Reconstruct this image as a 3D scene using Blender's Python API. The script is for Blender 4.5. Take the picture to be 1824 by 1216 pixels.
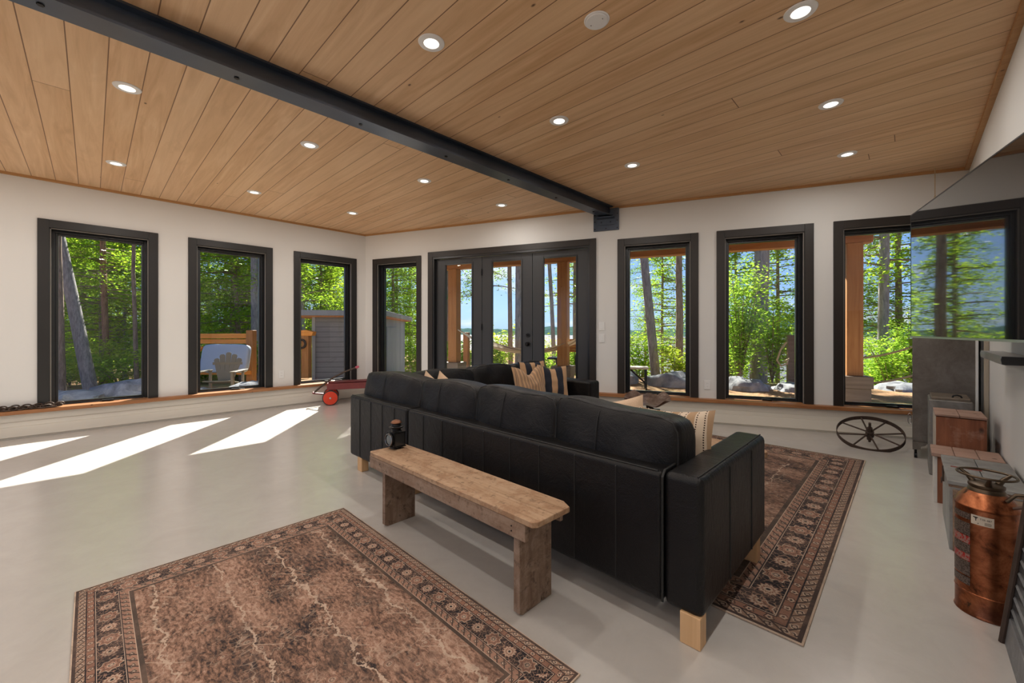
import bpy, math, random
import numpy as np
from mathutils import Matrix, Vector, Euler
for o in list(bpy.data.objects): bpy.data.objects.remove(o)
S = bpy.context.scene; COL = S.collection
R = math.radians; PI = math.pi
# ---------------------------------------------------------------- camera
CAMH = 1.15; YAW = R(44.2)
cd = bpy.data.cameras.new('camera'); cam = bpy.data.objects.new('camera', cd); COL.objects.link(cam)
cam.location = (0, 0, CAMH); cam.rotation_euler = (R(90), 0, YAW)
cd.sensor_width = 36; cd.lens = 36*728/1824; cd.shift_y = -20/1824; cd.clip_end = 3000; cd.clip_start = .02
S.camera = cam
# ---------------------------------------------------------------- world, sun, exposure
S.view_settings.view_transform = 'Standard'; S.view_settings.look = 'None'
S.view_settings.gamma = 1; S.view_settings.use_curve_mapping = False
S.view_settings.exposure = .24
LAMP = 6.0; SUN_E = 17.0; SKY = 2.5
SUN_AZ = R(51.3); SUN_EL = R(38)         # measured from +Y towards -X
sun_dir = Vector((-math.sin(SUN_AZ)*math.cos(SUN_EL), math.cos(SUN_AZ)*math.cos(SUN_EL), math.sin(SUN_EL)))
W = bpy.data.worlds.new('sky'); S.world = W; W.use_nodes = True
wn = W.node_tree.nodes; wl = W.node_tree.links; wn.clear()
wo = wn.new('ShaderNodeOutputWorld'); bg = wn.new('ShaderNodeBackground'); wl.new(bg.outputs[0], wo.inputs[0])
sky = wn.new('ShaderNodeTexSky'); sky.sky_type = 'HOSEK_WILKIE'; sky.turbidity = 2.6; sky.ground_albedo = .25
sky.sun_direction = sun_dir
wc = wn.new('ShaderNodeTexCoord'); wm = wn.new('ShaderNodeMapping'); wm.inputs['Scale'].default_value = (3, 3, 14)
wl.new(wc.outputs['Generated'], wm.inputs[0])
wno = wn.new('ShaderNodeTexNoise'); wno.inputs['Scale'].default_value = 1.6; wno.inputs['Detail'].default_value = 6
wl.new(wm.outputs[0], wno.inputs['Vector'])
wr = wn.new('ShaderNodeValToRGB'); wr.color_ramp.elements[0].position = .56; wr.color_ramp.elements[1].position = .72
wr.color_ramp.elements[1].color = (.75, .75, .75, 1)
wl.new(wno.outputs[0], wr.inputs[0])
wx = wn.new('ShaderNodeMix'); wx.data_type = 'RGBA'; wl.new(wr.outputs[0], wx.inputs[0])
wh = wn.new('ShaderNodeMix'); wh.data_type = 'RGBA'; wh.blend_type = 'MULTIPLY'; wh.inputs[0].default_value = 1
wl.new(sky.outputs[0], wh.inputs[6]); wh.inputs[7].default_value = (.86, 1.06, 1.50, 1)
wl.new(wh.outputs[2], wx.inputs[6]); wx.inputs[7].default_value = (.42, .42, .44, 1)
wl.new(wx.outputs[2], bg.inputs[0]); bg.inputs[1].default_value = SKY
sd = bpy.data.lights.new('sun', 'SUN'); sun = bpy.data.objects.new('sun', sd); COL.objects.link(sun)
sd.energy = SUN_E; sd.angle = R(.6); sd.color = (1, .95, .86)
sun.rotation_euler = sun_dir.to_track_quat('Z', 'Y').to_euler(); sun.location = (-20, 15, 25)

# ---------------------------------------------------------------- room frame
ZC = 2.82
C0 = Vector((-6.823, 3.339, 0)); D0 = Vector((.44, 6.267, 0)); LL = (D0-C0).length
LANG = math.atan2(D0.y-C0.y, D0.x-C0.x)
WX = Vector((math.cos(LANG), math.sin(LANG), 0)); WN = Vector((-math.sin(LANG), math.cos(LANG), 0))
def LW(s, off, z=0): return C0 + WX*s + WN*off + Vector((0, 0, z))   # s along lake wall, off outward
XL, XR, YB = -6.823, .44, -5.2
# ---------------------------------------------------------------- materials
class NT:
    def __init__(s, name):
        s.m = bpy.data.materials.new(name); s.m.use_nodes = True
        s.t = s.m.node_tree; s.n = s.t.nodes; s.l = s.t.links
        s.b = s.n['Principled BSDF']; s.out = s.n['Material Output']; s._tc = None
    def tc(s, which='Object'):
        if not s._tc: s._tc = s.n.new('ShaderNodeTexCoord')
        return s._tc.outputs[which]
    def put(s, sock, v):
        if v is None: return
        if hasattr(v, 'is_linked') or isinstance(v, bpy.types.NodeSocket): s.l.new(v, sock)
        else:
            if sock.type == 'RGBA' and len(v) == 3: v = (*v, 1)
            sock.default_value = v
    def math(s, op, a, b=None, c=None, clamp=False):
        n = s.n.new('ShaderNodeMath'); n.operation = op; n.use_clamp = clamp
        s.put(n.inputs[0], a)
        if b is not None: s.put(n.inputs[1], b)
        if c is not None: s.put(n.inputs[2], c)
        return n.outputs[0]
    def sep(s, v=None):
        n = s.n.new('ShaderNodeSeparateXYZ'); s.l.new(v if v is not None else s.tc(), n.inputs[0]); return n.outputs
    def comb(s, x=0., y=0., z=0.):
        n = s.n.new('ShaderNodeCombineXYZ')
        for i, v in enumerate((x, y, z)): s.put(n.inputs[i], v)
        return n.outputs[0]
    def map(s, scale=(1, 1, 1), loc=(0, 0, 0), rot=(0, 0, 0), v=None):
        n = s.n.new('ShaderNodeMapping'); s.l.new(v if v is not None else s.tc(), n.inputs[0])
        n.inputs['Scale'].default_value = scale; n.inputs['Location'].default_value = loc; n.inputs['Rotation'].default_value = rot
        return n.outputs[0]
    def noise(s, scale, detail=3, rough=.5, v=None, dist=0., col=False):
        n = s.n.new('ShaderNodeTexNoise'); s.l.new(v if v is not None else s.tc(), n.inputs['Vector'])
        n.inputs['Scale'].default_value = scale; n.inputs['Detail'].default_value = detail
        n.inputs['Roughness'].default_value = rough; n.inputs['Distortion'].default_value = dist
        return n.outputs[1 if col else 0]
    def vor(s, scale, feature='F1', v=None, out='Distance', rnd=1.):
        n = s.n.new('ShaderNodeTexVoronoi'); n.feature = feature; s.l.new(v if v is not None else s.tc(), n.inputs['Vector'])
        n.inputs['Scale'].default_value = scale; n.inputs['Randomness'].default_value = rnd
        return n.outputs[out]
    def white(s, w):
        n = s.n.new('ShaderNodeTexWhiteNoise'); n.noise_dimensions = '1D'; s.l.new(w, n.inputs['W']); return n.outputs[0]
    def ramp(s, f, stops, interp='LINEAR'):
        n = s.n.new('ShaderNodeValToRGB'); n.color_ramp.interpolation = interp; e = n.color_ramp.elements
        while len(e) < len(stops): e.new(.5)
        for i, (p, c) in enumerate(stops):
            e[i].position = p; e[i].color = (*c, 1) if not isinstance(c, (int, float)) else (c, c, c, 1)
        s.put(n.inputs[0], f); return n.outputs[0]
    def mix(s, f, a, b, mode='MIX'):
        n = s.n.new('ShaderNodeMix'); n.data_type = 'RGBA'; n.blend_type = mode
        s.put(n.inputs[0], f); s.put(n.inputs[6], a); s.put(n.inputs[7], b); return n.outputs[2]
    def bump(s, h, strength=.2, dist=.01):
        n = s.n.new('ShaderNodeBump'); n.inputs['Strength'].default_value = strength; n.inputs['Distance'].default_value = dist
        s.l.new(h, n.inputs['Height']); s.l.new(n.outputs[0], s.b.inputs['Normal']); return n.outputs[0]
    def set(s, **k):
        for a, v in k.items():
            nm = {'col': 'Base Color', 'rough': 'Roughness', 'metal': 'Metallic', 'spec': 'Specular IOR Level', 'coat': 'Coat Weight',
                  'coatr': 'Coat Roughness', 'trans': 'Transmission Weight', 'ior': 'IOR', 'sheen': 'Sheen Weight', 'alpha': 'Alpha'}[a]
            s.put(s.b.inputs[nm], v)
        return s

def paint(name, c, rough=.5, metal=0., var=.08, scale=8., bumps=.0, bscale=60, spec=.5):
    t = NT(name); n = t.noise(scale, 4)
    t.set(col=t.mix(n, tuple(x*(1-var) for x in c), tuple(min(1, x*(1+var)) for x in c)), rough=rough, metal=metal, spec=spec)
    if bumps: t.bump(t.noise(bscale, 4), bumps, .004)
    return t.m
def wood(name, c1, c2, c3=None, axis=0, rough=.55, freq=1., bumps=.2, wear=.0, wearc=(.6, .5, .4)):
    t = NT(name); sc = [28*freq, 28*freq, 28*freq]; sc[axis] = 1.6*freq
    n = t.noise(1, 6, .6, t.map(tuple(sc)), .8)
    st = [(.3, c1), (.7, c2)] if c3 is None else [(.25, c1), (.5, c2), (.75, c3)]
    col = t.ramp(n, st)
    big = t.noise(2.5, 3); col = t.mix(t.math('MULTIPLY', big, .35), col, c1)
    kn = t.vor(9 if wear else 5.5, 'F1'); col = t.mix(t.ramp(kn, [(0, 1.), (.035, .8), (.07, 0.)]), col, tuple(x*.3 for x in c1))
    if wear:
        w = t.ramp(t.noise(9, 7, .75, dist=.5), [(.47, 0.), (.60, 1.)]); col = t.mix(t.math('MULTIPLY', w, wear), col, wearc)
        w2 = t.ramp(t.noise(30, 4, .7), [(.56, 0.), (.66, .6)]); col = t.mix(w2, col, tuple(v*.45 for v in c1))
    t.set(col=col, rough=rough, spec=.35); t.bump(n, bumps, .004); return t.m

M = {}
def m_wall(name='white_plaster', c=(.70, .69, .67)):
    t = NT(name); t.set(col=t.mix(t.noise(1.3, 2), tuple(x*.98 for x in c), c), rough=.6, spec=.3)
    t.bump(t.noise(220, 3), .08, .002); return t.m
M['wall'] = m_wall()
M['base'] = m_wall('base_cream', (.66, .62, .55))
M['trim_black'] = paint('black_trim', (.014, .013, .0125), .42, var=.15)
M['trim_brown'] = paint('dark_brown_trim', (.017, .012, .0095), .45, var=.15)
M['frame_black'] = paint('black_sash', (.012, .013, .015), .28, var=.1)
M['reveal'] = paint('grey_bead', (.22, .20, .18), .4)
M['door_grey'] = paint('door_charcoal', (.030, .031, .034), .42)
M['ledge'] = wood('ledge_wood', (.20, .075, .028), (.34, .15, .06), (.45, .22, .10), rough=.4)
M['black_metal'] = paint('black_metal', (.012, .012, .013), .4, .6, bumps=.1)
M['steel_beam'] = paint('painted_steel', (.085, .105, .14), .33, .85, var=.3, scale=3)
M['chrome'] = paint('chrome', (.6, .6, .6), .2, 1.)
M['white_plastic'] = paint('white_plastic', (.75, .75, .74), .35, var=.02)
M['rust'] = paint('rusty_iron', (.075, .05, .038), .6, .5, var=.5, scale=25, bumps=.4)
M['deck'] = wood('deck_wood', (.35, .27, .2), (.5, .42, .33))
M['rope'] = paint('rope', (.5, .38, .24), .8, bumps=.5, bscale=90)
M['timber'] = wood('timber', (.27, .105, .03), (.40, .175, .055), (.46, .22, .075), axis=2, rough=.6)
M['timber_h'] = wood('timber_beam', (.26, .095, .03), (.38, .155, .05), (.44, .20, .07), axis=0, rough=.6)
M['cedar'] = wood('cedar_orange', (.62, .22, .04), (.85, .36, .07), axis=0, rough=.55)
M['plinth'] = wood('plinth_wood', (.12, .085, .06), (.22, .16, .12), axis=0)
def m_glass():
    t = NT('window_glass'); t.n.remove(t.b)
    tr = t.n.new('ShaderNodeBsdfTransparent'); tr.inputs[0].default_value = (.97, .98, .97, 1)
    gl = t.n.new('ShaderNodeBsdfGlossy'); gl.inputs['Roughness'].default_value = .0
    ge = t.n.new('ShaderNodeNewGeometry'); dt = t.n.new('ShaderNodeVectorMath'); dt.operation = 'DOT_PRODUCT'
    t.l.new(ge.outputs['Incoming'], dt.inputs[0]); t.l.new(ge.outputs['Normal'], dt.inputs[1])
    fr = t.math('ADD', .025, t.math('MULTIPLY', .9, t.math('POWER', t.math('SUBTRACT', 1., t.math('ABSOLUTE', dt.outputs['Value']), clamp=True), 5.)))
    mx = t.n.new('ShaderNodeMixShader'); t.l.new(fr, mx.inputs[0]); t.l.new(tr.outputs[0], mx.inputs[1]); t.l.new(gl.outputs[0], mx.inputs[2])
    t.l.new(mx.outputs[0], t.out.inputs[0]); return t.m
M['glass'] = m_glass()
def m_floor():
    t = NT('polished_concrete')
    a = t.noise(.55, 5, .6, dist=1.2); b = t.noise(5, 6, .7, dist=.6)
    col = t.mix(a, (.47, .442, .415), (.60, .572, .54)); col = t.mix(t.math('MULTIPLY', b, .75), col, (.37, .34, .31))
    sp = t.vor(9, 'F1'); col = t.mix(t.ramp(sp, [(0, .6), (.02, 0.)]), col, (.2, .17, .15))
    t.set(col=col, rough=t.math('ADD', t.math('MULTIPLY', b, .10), .19), spec=.85); t.bump(t.noise(3, 5), .03, .01); return t.m
M['floor'] = m_floor()
def m_ceiling():
    t = NT('ceiling_planks'); x, y, z = t.sep(t.tc())
    P = .1746; q = t.math('DIVIDE', t.math('SUBTRACT', y, 1.292), P); pid = t.math('FLOOR', q); fr = t.math('SUBTRACT', q, pid)
    r1 = t.white(pid); 
    xs = t.math('ADD', x, t.math('MULTIPLY', r1, 37.)); L = 13.
    qx = t.math('DIVIDE', xs, L); px = t.math('FLOOR', qx); fx = t.math('SUBTRACT', qx, px)
    r2 = t.white(t.math('ADD', t.math('MULTIPLY', pid, 7.13), t.math('MULTIPLY', px, 3.7)))
    v = t.comb(t.math('MULTIPLY', xs, .8), t.math('MULTIPLY', y, 11), t.math('MULTIPLY', r2, 40.))
    g1 = t.noise(1, 5, .55, v, 1.4); v2 = t.comb(t.math('MULTIPLY', xs, 2.5), t.math('MULTIPLY', y, 70), r2); g2 = t.noise(1, 4, .6, v2, .4)
    col = t.ramp(g1, [(.25, (.54, .32, .16)), (.45, (.68, .43, .24)), (.62, (.77, .52, .31)), (.8, (.86, .64, .42))])
    col = t.mix(t.math('MULTIPLY', g2, .35), col, (.50, .29, .14))
    col = t.mix(t.math('MULTIPLY', r2, .5), col, (.78, .55, .34))
    col = t.mix(t.ramp(t.noise(1.1, 4, .6, t.comb(xs, t.math('MULTIPLY', y, 5), r2), 1.), [(.55, 0.), (.8, .45)]), col, (.44, .25, .12))
    kn = t.vor(2.3, v=t.comb(xs, t.math('MULTIPLY', y, 1.9), r2)); col = t.mix(t.ramp(kn, [(0, 1.), (.022, .9), (.045, 0.)]), col, (.09, .04, .02))
    e = t.math('MINIMUM', fr, t.math('SUBTRACT', 1., fr)); line = t.math('LESS_THAN', e, .016)
    ex = t.math('MULTIPLY', t.math('MINIMUM', fx, t.math('SUBTRACT', 1., fx)), L); line = t.math('MAXIMUM', line, t.math('LESS_THAN', ex, .003))
    col = t.mix(line, col, (.20, .10, .05))
    t.set(col=col, rough=.48, spec=.35); t.bump(t.math('SUBTRACT', g2, t.math('MULTIPLY', line, 4.)), .15, .003); return t.m
M['ceiling'] = m_ceiling()
M['crown'] = wood('crown_wood', (.42, .22, .09), (.58, .33, .15), axis=0)
def m_leather():
    t = NT('black_leather'); n = t.noise(3.5, 5, .65); f = t.vor(260, 'F1')
    w = t.noise(1, 4, .6, t.map((9, 26, 9)), 1.6)
    t.set(col=t.mix(n, (.002, .002, .0027), (.009, .008, .0078)), rough=t.math('ADD', .30, t.math('MULTIPLY', n, .2)), spec=.25)
    t.bump(t.math('ADD', t.math('MULTIPLY', f, .25), t.math('MULTIPLY', w, 1.6)), .3, .010); return t.m
M['leather'] = m_leather()
M['seam'] = paint('leather_seam', (.006, .006, .006), .6)
M['leg_wood'] = wood('birch_leg', (.55, .33, .16), (.72, .47, .26), axis=2, rough=.45)
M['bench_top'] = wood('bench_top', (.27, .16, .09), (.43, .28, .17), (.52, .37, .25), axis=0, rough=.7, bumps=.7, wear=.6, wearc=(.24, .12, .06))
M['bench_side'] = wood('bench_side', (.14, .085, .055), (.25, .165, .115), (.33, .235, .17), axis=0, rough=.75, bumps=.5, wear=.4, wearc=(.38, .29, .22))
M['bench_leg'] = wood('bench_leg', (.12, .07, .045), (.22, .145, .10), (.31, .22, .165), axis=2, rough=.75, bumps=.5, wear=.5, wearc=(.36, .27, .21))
def m_rug(name, hx, hy, k, seed=0., flip=False, dark=1.):
    """hx, hy half sizes; k scales the border; a worn oriental weave"""
    t = NT(name); x, y, z = t.sep()
    wa = t.math('MULTIPLY', t.math('SUBTRACT', t.noise(70, 2, .5), .5), .007*k); wb = t.math('MULTIPLY', t.math('SUBTRACT', t.noise(60, 2, .5, t.map(loc=(3, 7, 0))), .5), .007*k)
    ax = t.math('SUBTRACT', hx, t.math('ABSOLUTE', x)); ay = t.math('SUBTRACT', hy, t.math('ABSOLUTE', y))
    d = t.math('DIVIDE', t.math('MINIMUM', ax, ay), k)
    isx = t.math('LESS_THAN', ax, ay)                                   # 1: the nearest edge runs along y
    mixf = lambda f, a, b: t.math('ADD', t.math('MULTIPLY', f, b), t.math('MULTIPLY', t.math('SUBTRACT', 1., f), a))
    tt = t.math('DIVIDE', mixf(isx, x, y), k)
    SAL, TAN, DRK, BLK, LGT, ROS = (.35, .195, .14), (.30, .19, .135), (.075, .052, .045), (.028, .024, .027), (.50, .37, .28), (.28, .145, .10)
    v2 = t.comb(x, y, seed)
    dd, tt2 = t.math('ADD', d, t.math('DIVIDE', wa, k)), t.math('ADD', tt, t.math('DIVIDE', wb, k))
    def rosette(cx_per, cy, rad, petals, off=0.):
        u = t.math('SUBTRACT', t.math('MULTIPLY', t.math('FRACT', t.math('ADD', t.math('DIVIDE', tt2, cx_per), off)), cx_per), cx_per/2)
        w = t.math('SUBTRACT', dd, cy)
        r = t.math('SQRT', t.math('ADD', t.math('MULTIPLY', u, u), t.math('MULTIPLY', w, w)))
        a = t.math('ARCTAN2', w, u)
        pet = t.math('MULTIPLY', t.math('SINE', t.math('MULTIPLY', a, float(petals))), .13)
        return t.math('DIVIDE', t.math('MULTIPLY', r, t.math('ADD', 1., pet)), rad)
    # main border: dark ground, small vine curls, alternating rosettes
    curl = t.vor(75/k, 'DISTANCE_TO_EDGE', v2); c2 = t.vor(52/k, 'F1', v2, rnd=.9)
    main = t.mix(t.ramp(curl, [(.035, 1.), (.07, 0.)]), BLK, TAN)
    main = t.mix(t.ramp(c2, [(.16, 1.), (.24, 0.)]), main, SAL)
    wv = t.noise(60/k, 3, .6, v2); main = t.mix(t.ramp(wv, [(.5, 0.), (.56, .75)]), main, BLK)
    st = [(0, LGT), (.16, BLK), (.24, LGT), (.33, SAL), (.55, DRK), (.62, ROS), (.86, LGT), (.97, BLK)]
    r1 = rosette(.17, .098, .031, 8); r2 = rosette(.17, .098, .025, 12, .5)
    main = t.mix(t.math('LESS_THAN', r1, 1.), main, t.ramp(r1, st, 'CONSTANT'))
    st2 = [(0, BLK), (.2, LGT), (.42, ROS), (.6, LGT), (.8, SAL), (.93, BLK)]
    main = t.mix(t.math('LESS_THAN', r2, 1.), main, t.ramp(r2, st2, 'CONSTANT'))
    # guard strips
    g = rosette(.031, .024, .0105, 4); s1 = t.mix(t.math('LESS_THAN', g, 1.), TAN, t.ramp(g, [(0, LGT), (.4, DRK), (.7, LGT)], 'CONSTANT'))
    zz = t.math('LESS_THAN', t.math('FRACT', t.math('ADD', t.math('DIVIDE', tt, .031), t.math('MULTIPLY', d, 40.))), .22); s1 = t.mix(zz, s1, DRK)
    g = rosette(.041, .0485, .011, 5, .3); s2 = t.mix(t.math('LESS_THAN', g, 1.), ROS, t.ramp(g, [(0, DRK), (.3, LGT), (.6, ROS), (.8, DRK)], 'CONSTANT'))
    g = rosette(.036, .149, .0115, 4); s3 = t.mix(t.math('LESS_THAN', g, 1.), SAL, t.ramp(g, [(0, LGT), (.45, DRK), (.7, TAN)], 'CONSTANT'))
    zz = t.math('LESS_THAN', t.math('FRACT', t.math('SUBTRACT', t.math('DIVIDE', tt, .036), t.math('MULTIPLY', d, 30.))), .2); s3 = t.mix(zz, s3, DRK)
    # field: worn salmon ground, meandering cream branches, small flowers
    wn1 = t.noise(2.6, 6, .65, t.map((.75, 1.5, 1), v=v2), .6); wn2 = t.noise(34, 5, .72, t.map((1, 2.2, 1), v=v2), .4)
    f = t.math('ADD', t.math('MULTIPLY', wn1, .5), t.math('MULTIPLY', wn2, .55))
    fld = t.ramp(f, [(.43, BLK), (.475, (.10, .062, .048)), (.52, (.20, .115, .08)), (.57, (.33, .19, .135)), (.64, (.46, .31, .23))])
    fl = t.vor(13, 'F1', v2, rnd=.75); fc = t.vor(13, 'F1', v2, 'Color', rnd=.75)
    ang = t.noise(90, 2, .5, v2); fl2 = t.math('ADD', fl, t.math('MULTIPLY', t.math('SUBTRACT', ang, .5), .10))
    flc = t.ramp(fl2, [(0, LGT), (.06, DRK), (.10, LGT), (.145, ROS), (.23, DRK), (.26, SAL)], 'CONSTANT')
    sel = t.math('MULTIPLY', t.math('LESS_THAN', fl2, .28), t.math('GREATER_THAN', t.sep(fc)[0], .45))
    fld = t.mix(t.math('MULTIPLY', sel, .6), fld, flc)
    lf = t.vor(38, 'DISTANCE_TO_EDGE', t.map((1, .55, 1), v=v2)); lfm = t.ramp(t.noise(9, 3, .6, v2), [(.48, 0.), (.6, .5)])
    fld = t.mix(t.math('MULTIPLY', t.ramp(lf, [(.02, 1.), (.05, 0.)]), lfm), fld, LGT)
    # branches
    wob = t.math('MULTIPLY', t.math('SUBTRACT', t.noise(7, 4, .7, v2), .5), .16); P = .235
    ly = (y if not flip else x); lx = (x if not flip else y)
    q = t.math('DIVIDE', t.math('ADD', ly, wob), P); qi = t.math('FLOOR', q)
    e = t.math('ABSOLUTE', t.math('SUBTRACT', t.math('SUBTRACT', q, qi), .5))
    brk = t.math('GREATER_THAN', t.noise(11, 2, .5, v2), .37)
    fld = t.mix(t.math('MULTIPLY', t.math('MULTIPLY', t.math('LESS_THAN', e, .021), brk), .95), fld, LGT)
    saw = t.math('PINGPONG', t.math('ADD', lx, t.math('MULTIPLY', wob, .7)), .062)
    twig = t.math('LESS_THAN', t.math('ABSOLUTE', t.math('SUBTRACT', t.math('MULTIPLY', e, P), saw)), .0028)
    tm = t.math('MULTIPLY', t.math('LESS_THAN', e, .30), t.math('GREATER_THAN', t.noise(6, 2, .5, t.map(loc=(4, 2, 1), v=v2)), .5))
    fld = t.mix(t.math('MULTIPLY', t.math('MULTIPLY', twig, tm), .7), fld, LGT)
    # assemble bands by distance from the edge
    def over(base, lim, c): return t.mix(t.math('LESS_THAN', d, lim), base, c)
    c = over(fld, .180, (.085, .062, .05)); c = over(c, .166, LGT); c = over(c, .1635, s3); c = over(c, .137, BLK); c = over(c, .134, LGT)
    c = over(c, .132, main); c = over(c, .064, LGT); c = over(c, .062, BLK); c = over(c, .059, s2); c = over(c, .039, BLK); c = over(c, .0355, s1)
    c = over(c, .0135, DRK); c = over(c, .0045, (.55, .42, .32))
    wear = t.ramp(t.noise(5, 6, .75, v2), [(.48, 0.), (.75, .45)]); c = t.mix(wear, c, (.34, .215, .16)); wd = t.ramp(t.noise(9, 5, .7, t.map(loc=(9, 3, 2), v=v2)), [(.50, 0.), (.72, .65)]); c = t.mix(wd, c, (.07, .05, .042))
    fine = t.noise(420, 2, .5, v2); c = t.mix(.35, c, t.mix(1., c, t.ramp(fine, [(.3, .45), (.7, 1.5)]), 'MULTIPLY'))
    if dark != 1.: c = t.mix(1., c, (dark, dark, dark), 'MULTIPLY')
    t.set(col=c, rough=.9, spec=.15); t.bump(fine, .25, .002); return t.m

# ---------------------------------------------------------------- mesh helpers
class MB:
    def __init__(s): s.v = []; s.f = []; s.m = []
    def add(s, vs, fs, mi=0, mat=None):
        k = len(s.v)
        for p in vs: s.v.append(tuple(mat @ Vector(p)) if mat is not None else tuple(p))
        for f in fs: s.f.append(tuple(i+k for i in f)); s.m.append(mi)
        return s
    def box(s, x0, x1, y0, y1, z0, z1, mi=0, mat=None):
        vs = [(x, y, z) for z in (z0, z1) for y in (y0, y1) for x in (x0, x1)]
        return s.add(vs, [(0, 2, 3, 1), (4, 5, 7, 6), (0, 1, 5, 4), (2, 6, 7, 3), (0, 4, 6, 2), (1, 3, 7, 5)], mi, mat)
    def prism(s, poly, z0, z1, mi=0, mat=None):
        n = len(poly); vs = [(x, y, z0) for x, y in poly] + [(x, y, z1) for x, y in poly]
        return s.add(vs, [tuple(range(n-1, -1, -1)), tuple(range(n, 2*n))] + [(i, (i+1) % n, n+(i+1) % n, n+i) for i in range(n)], mi, mat)
    def tube(s, pts, r, n=8, closed=False, mi=0, caps=True):
        pts = [Vector(p) for p in pts]; N = len(pts); rs = r if isinstance(r, (list, tuple)) else [r]*N
        k = len(s.v); up = None
        for i, p in enumerate(pts):
            a = pts[i-1] if (i > 0 or closed) else p; b = pts[(i+1) % N] if (i < N-1 or closed) else p
            d = (b-a); d = d.normalized() if d.length > 1e-9 else Vector((0, 0, 1))
            if up is None: up = Vector((0, 0, 1)) if abs(d.z) < .9 else Vector((1, 0, 0))
            sd_ = d.cross(up); sd_ = sd_.normalized() if sd_.length > 1e-6 else Vector((1, 0, 0)); up = sd_.cross(d).normalized()
            for j in range(n):
                t_ = 2*PI*j/n; s.v.append(tuple(p + (sd_*math.cos(t_) + up*math.sin(t_))*rs[i]))
        for i in range(N if closed else N-1):
            i2 = (i+1) % N
            for j in range(n):
                j2 = (j+1) % n; s.f.append((k+i*n+j, k+i*n+j2, k+i2*n+j2, k+i2*n+j)); s.m.append(mi)
        if caps and not closed:
            s.f.append(tuple(k+j for j in range(n-1, -1, -1))); s.m.append(mi)
            s.f.append(tuple(k+(N-1)*n+j for j in range(n))); s.m.append(mi)
        return s
    def cyl(s, p0, p1, r0, r1=None, n=20, mi=0): return s.tube([p0, p1], [r0, r0 if r1 is None else r1], n, mi=mi)
    def lathe(s, prof, n=32, c=(0, 0, 0), mi=0, mat=None, arc=None):
        k = len(s.v); a0, a1 = arc or (0, 2*PI); full = arc is None; nn = n if full else n+1
        for r, z in prof:
            for j in range(nn):
                t_ = a0+(a1-a0)*j/n; p = Vector((c[0]+r*math.cos(t_), c[1]+r*math.sin(t_), c[2]+z))
                s.v.append(tuple(mat @ p) if mat is not None else tuple(p))
        for i in range(len(prof)-1):
            for j in range(n):
                j2 = (j+1) % nn; s.f.append((k+i*nn+j, k+i*nn+j2, k+(i+1)*nn+j2, k+(i+1)*nn+j)); s.m.append(mi)
        return s
    def build(s, name, mats, parent=None, bevel=0, smooth=None, loc=None, rot=None, seg=2):
        me = bpy.data.meshes.new(name); me.from_pydata(s.v, [], s.f)
        for m in (mats if isinstance(mats, (list, tuple)) else [mats]): me.materials.append(m)
        if any(s.m): me.polygons.foreach_set('material_index', s.m)
        if smooth is not None:
            me.polygons.foreach_set('use_smooth', [True]*len(me.polygons)); me.update()
            if smooth < 180: me.set_sharp_from_angle(angle=R(smooth))
        me.update()
        o = bpy.data.objects.new(name, me); COL.objects.link(o)
        if parent: o.parent = parent
        if loc is not None: o.location = loc
        if rot is not None: o.rotation_euler = rot
        if bevel:
            b = o.modifiers.new('bevel', 'BEVEL'); b.width = bevel; b.segments = seg; b.limit_method = 'ANGLE'; b.angle_limit = R(35)
            if smooth is None: me.polygons.foreach_set('use_smooth', [True]*len(me.polygons)); b.harden_normals = True
        return o
def tag(o, label=None, cat=None, group=None, kind=None):
    if label: o['label'] = label
    if cat: o['category'] = cat
    if group: o['group'] = group
    if kind: o['kind'] = kind
    return o
def thing(name, label, cat, loc=(0, 0, 0), rotz=0, group=None):
    o = bpy.data.objects.new(name, None); COL.objects.link(o); o.empty_display_size = .1
    o.location = loc; o.rotation_euler = (0, 0, rotz); return tag(o, label, cat, group)
def struct(o, label=None, cat=None): return tag(o, label, cat, None, 'structure')
def copy_tree(o, parent=None):
    c = o.copy(); COL.objects.link(c)
    if parent: c.parent = parent
    for ch in list(o.children): copy_tree(ch, c)
    return c
def B(x0, x1, y0, y1, z0, z1): return MB().box(x0, x1, y0, y1, z0, z1)
def puffbox(hx, hy, hz, k=5., n=14, bulge=(0, 0, 0), fn=None):
    """rounded, slightly inflated box as a cube-sphere grid"""
    mb = MB(); ax = [(0, 1, 2), (1, 2, 0), (2, 0, 1)]
    for sgn in (-1, 1):
        for a, b, c in ax:
            vs = []
            for i in range(n+1):
                for j in range(n+1):
                    p = [0, 0, 0]; p[a] = math.sin((2*i/n-1)*PI/2); p[b] = math.sin((2*j/n-1)*PI/2); p[c] = sgn
                    q = (abs(p[0])**k+abs(p[1])**k+abs(p[2])**k)**(1/k); p = [v/q for v in p]
                    X = p[0]*(hx+bulge[0]*(1-p[1]**2)*(1-p[2]**2)); Y = p[1]*(hy+bulge[1]*(1-p[0]**2)*(1-p[2]**2)); Z = p[2]*(hz+bulge[2]*(1-p[0]**2)*(1-p[1]**2))
                    v = Vector((X, Y, Z)); vs.append(tuple(fn(v)) if fn else tuple(v))
            fs = []
            for i in range(n):
                for j in range(n):
                    q = (i*(n+1)+j, (i+1)*(n+1)+j, (i+1)*(n+1)+j+1, i*(n+1)+j+1); fs.append(q if sgn > 0 else q[::-1])
            mb.add(vs, fs)
    return mb

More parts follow.
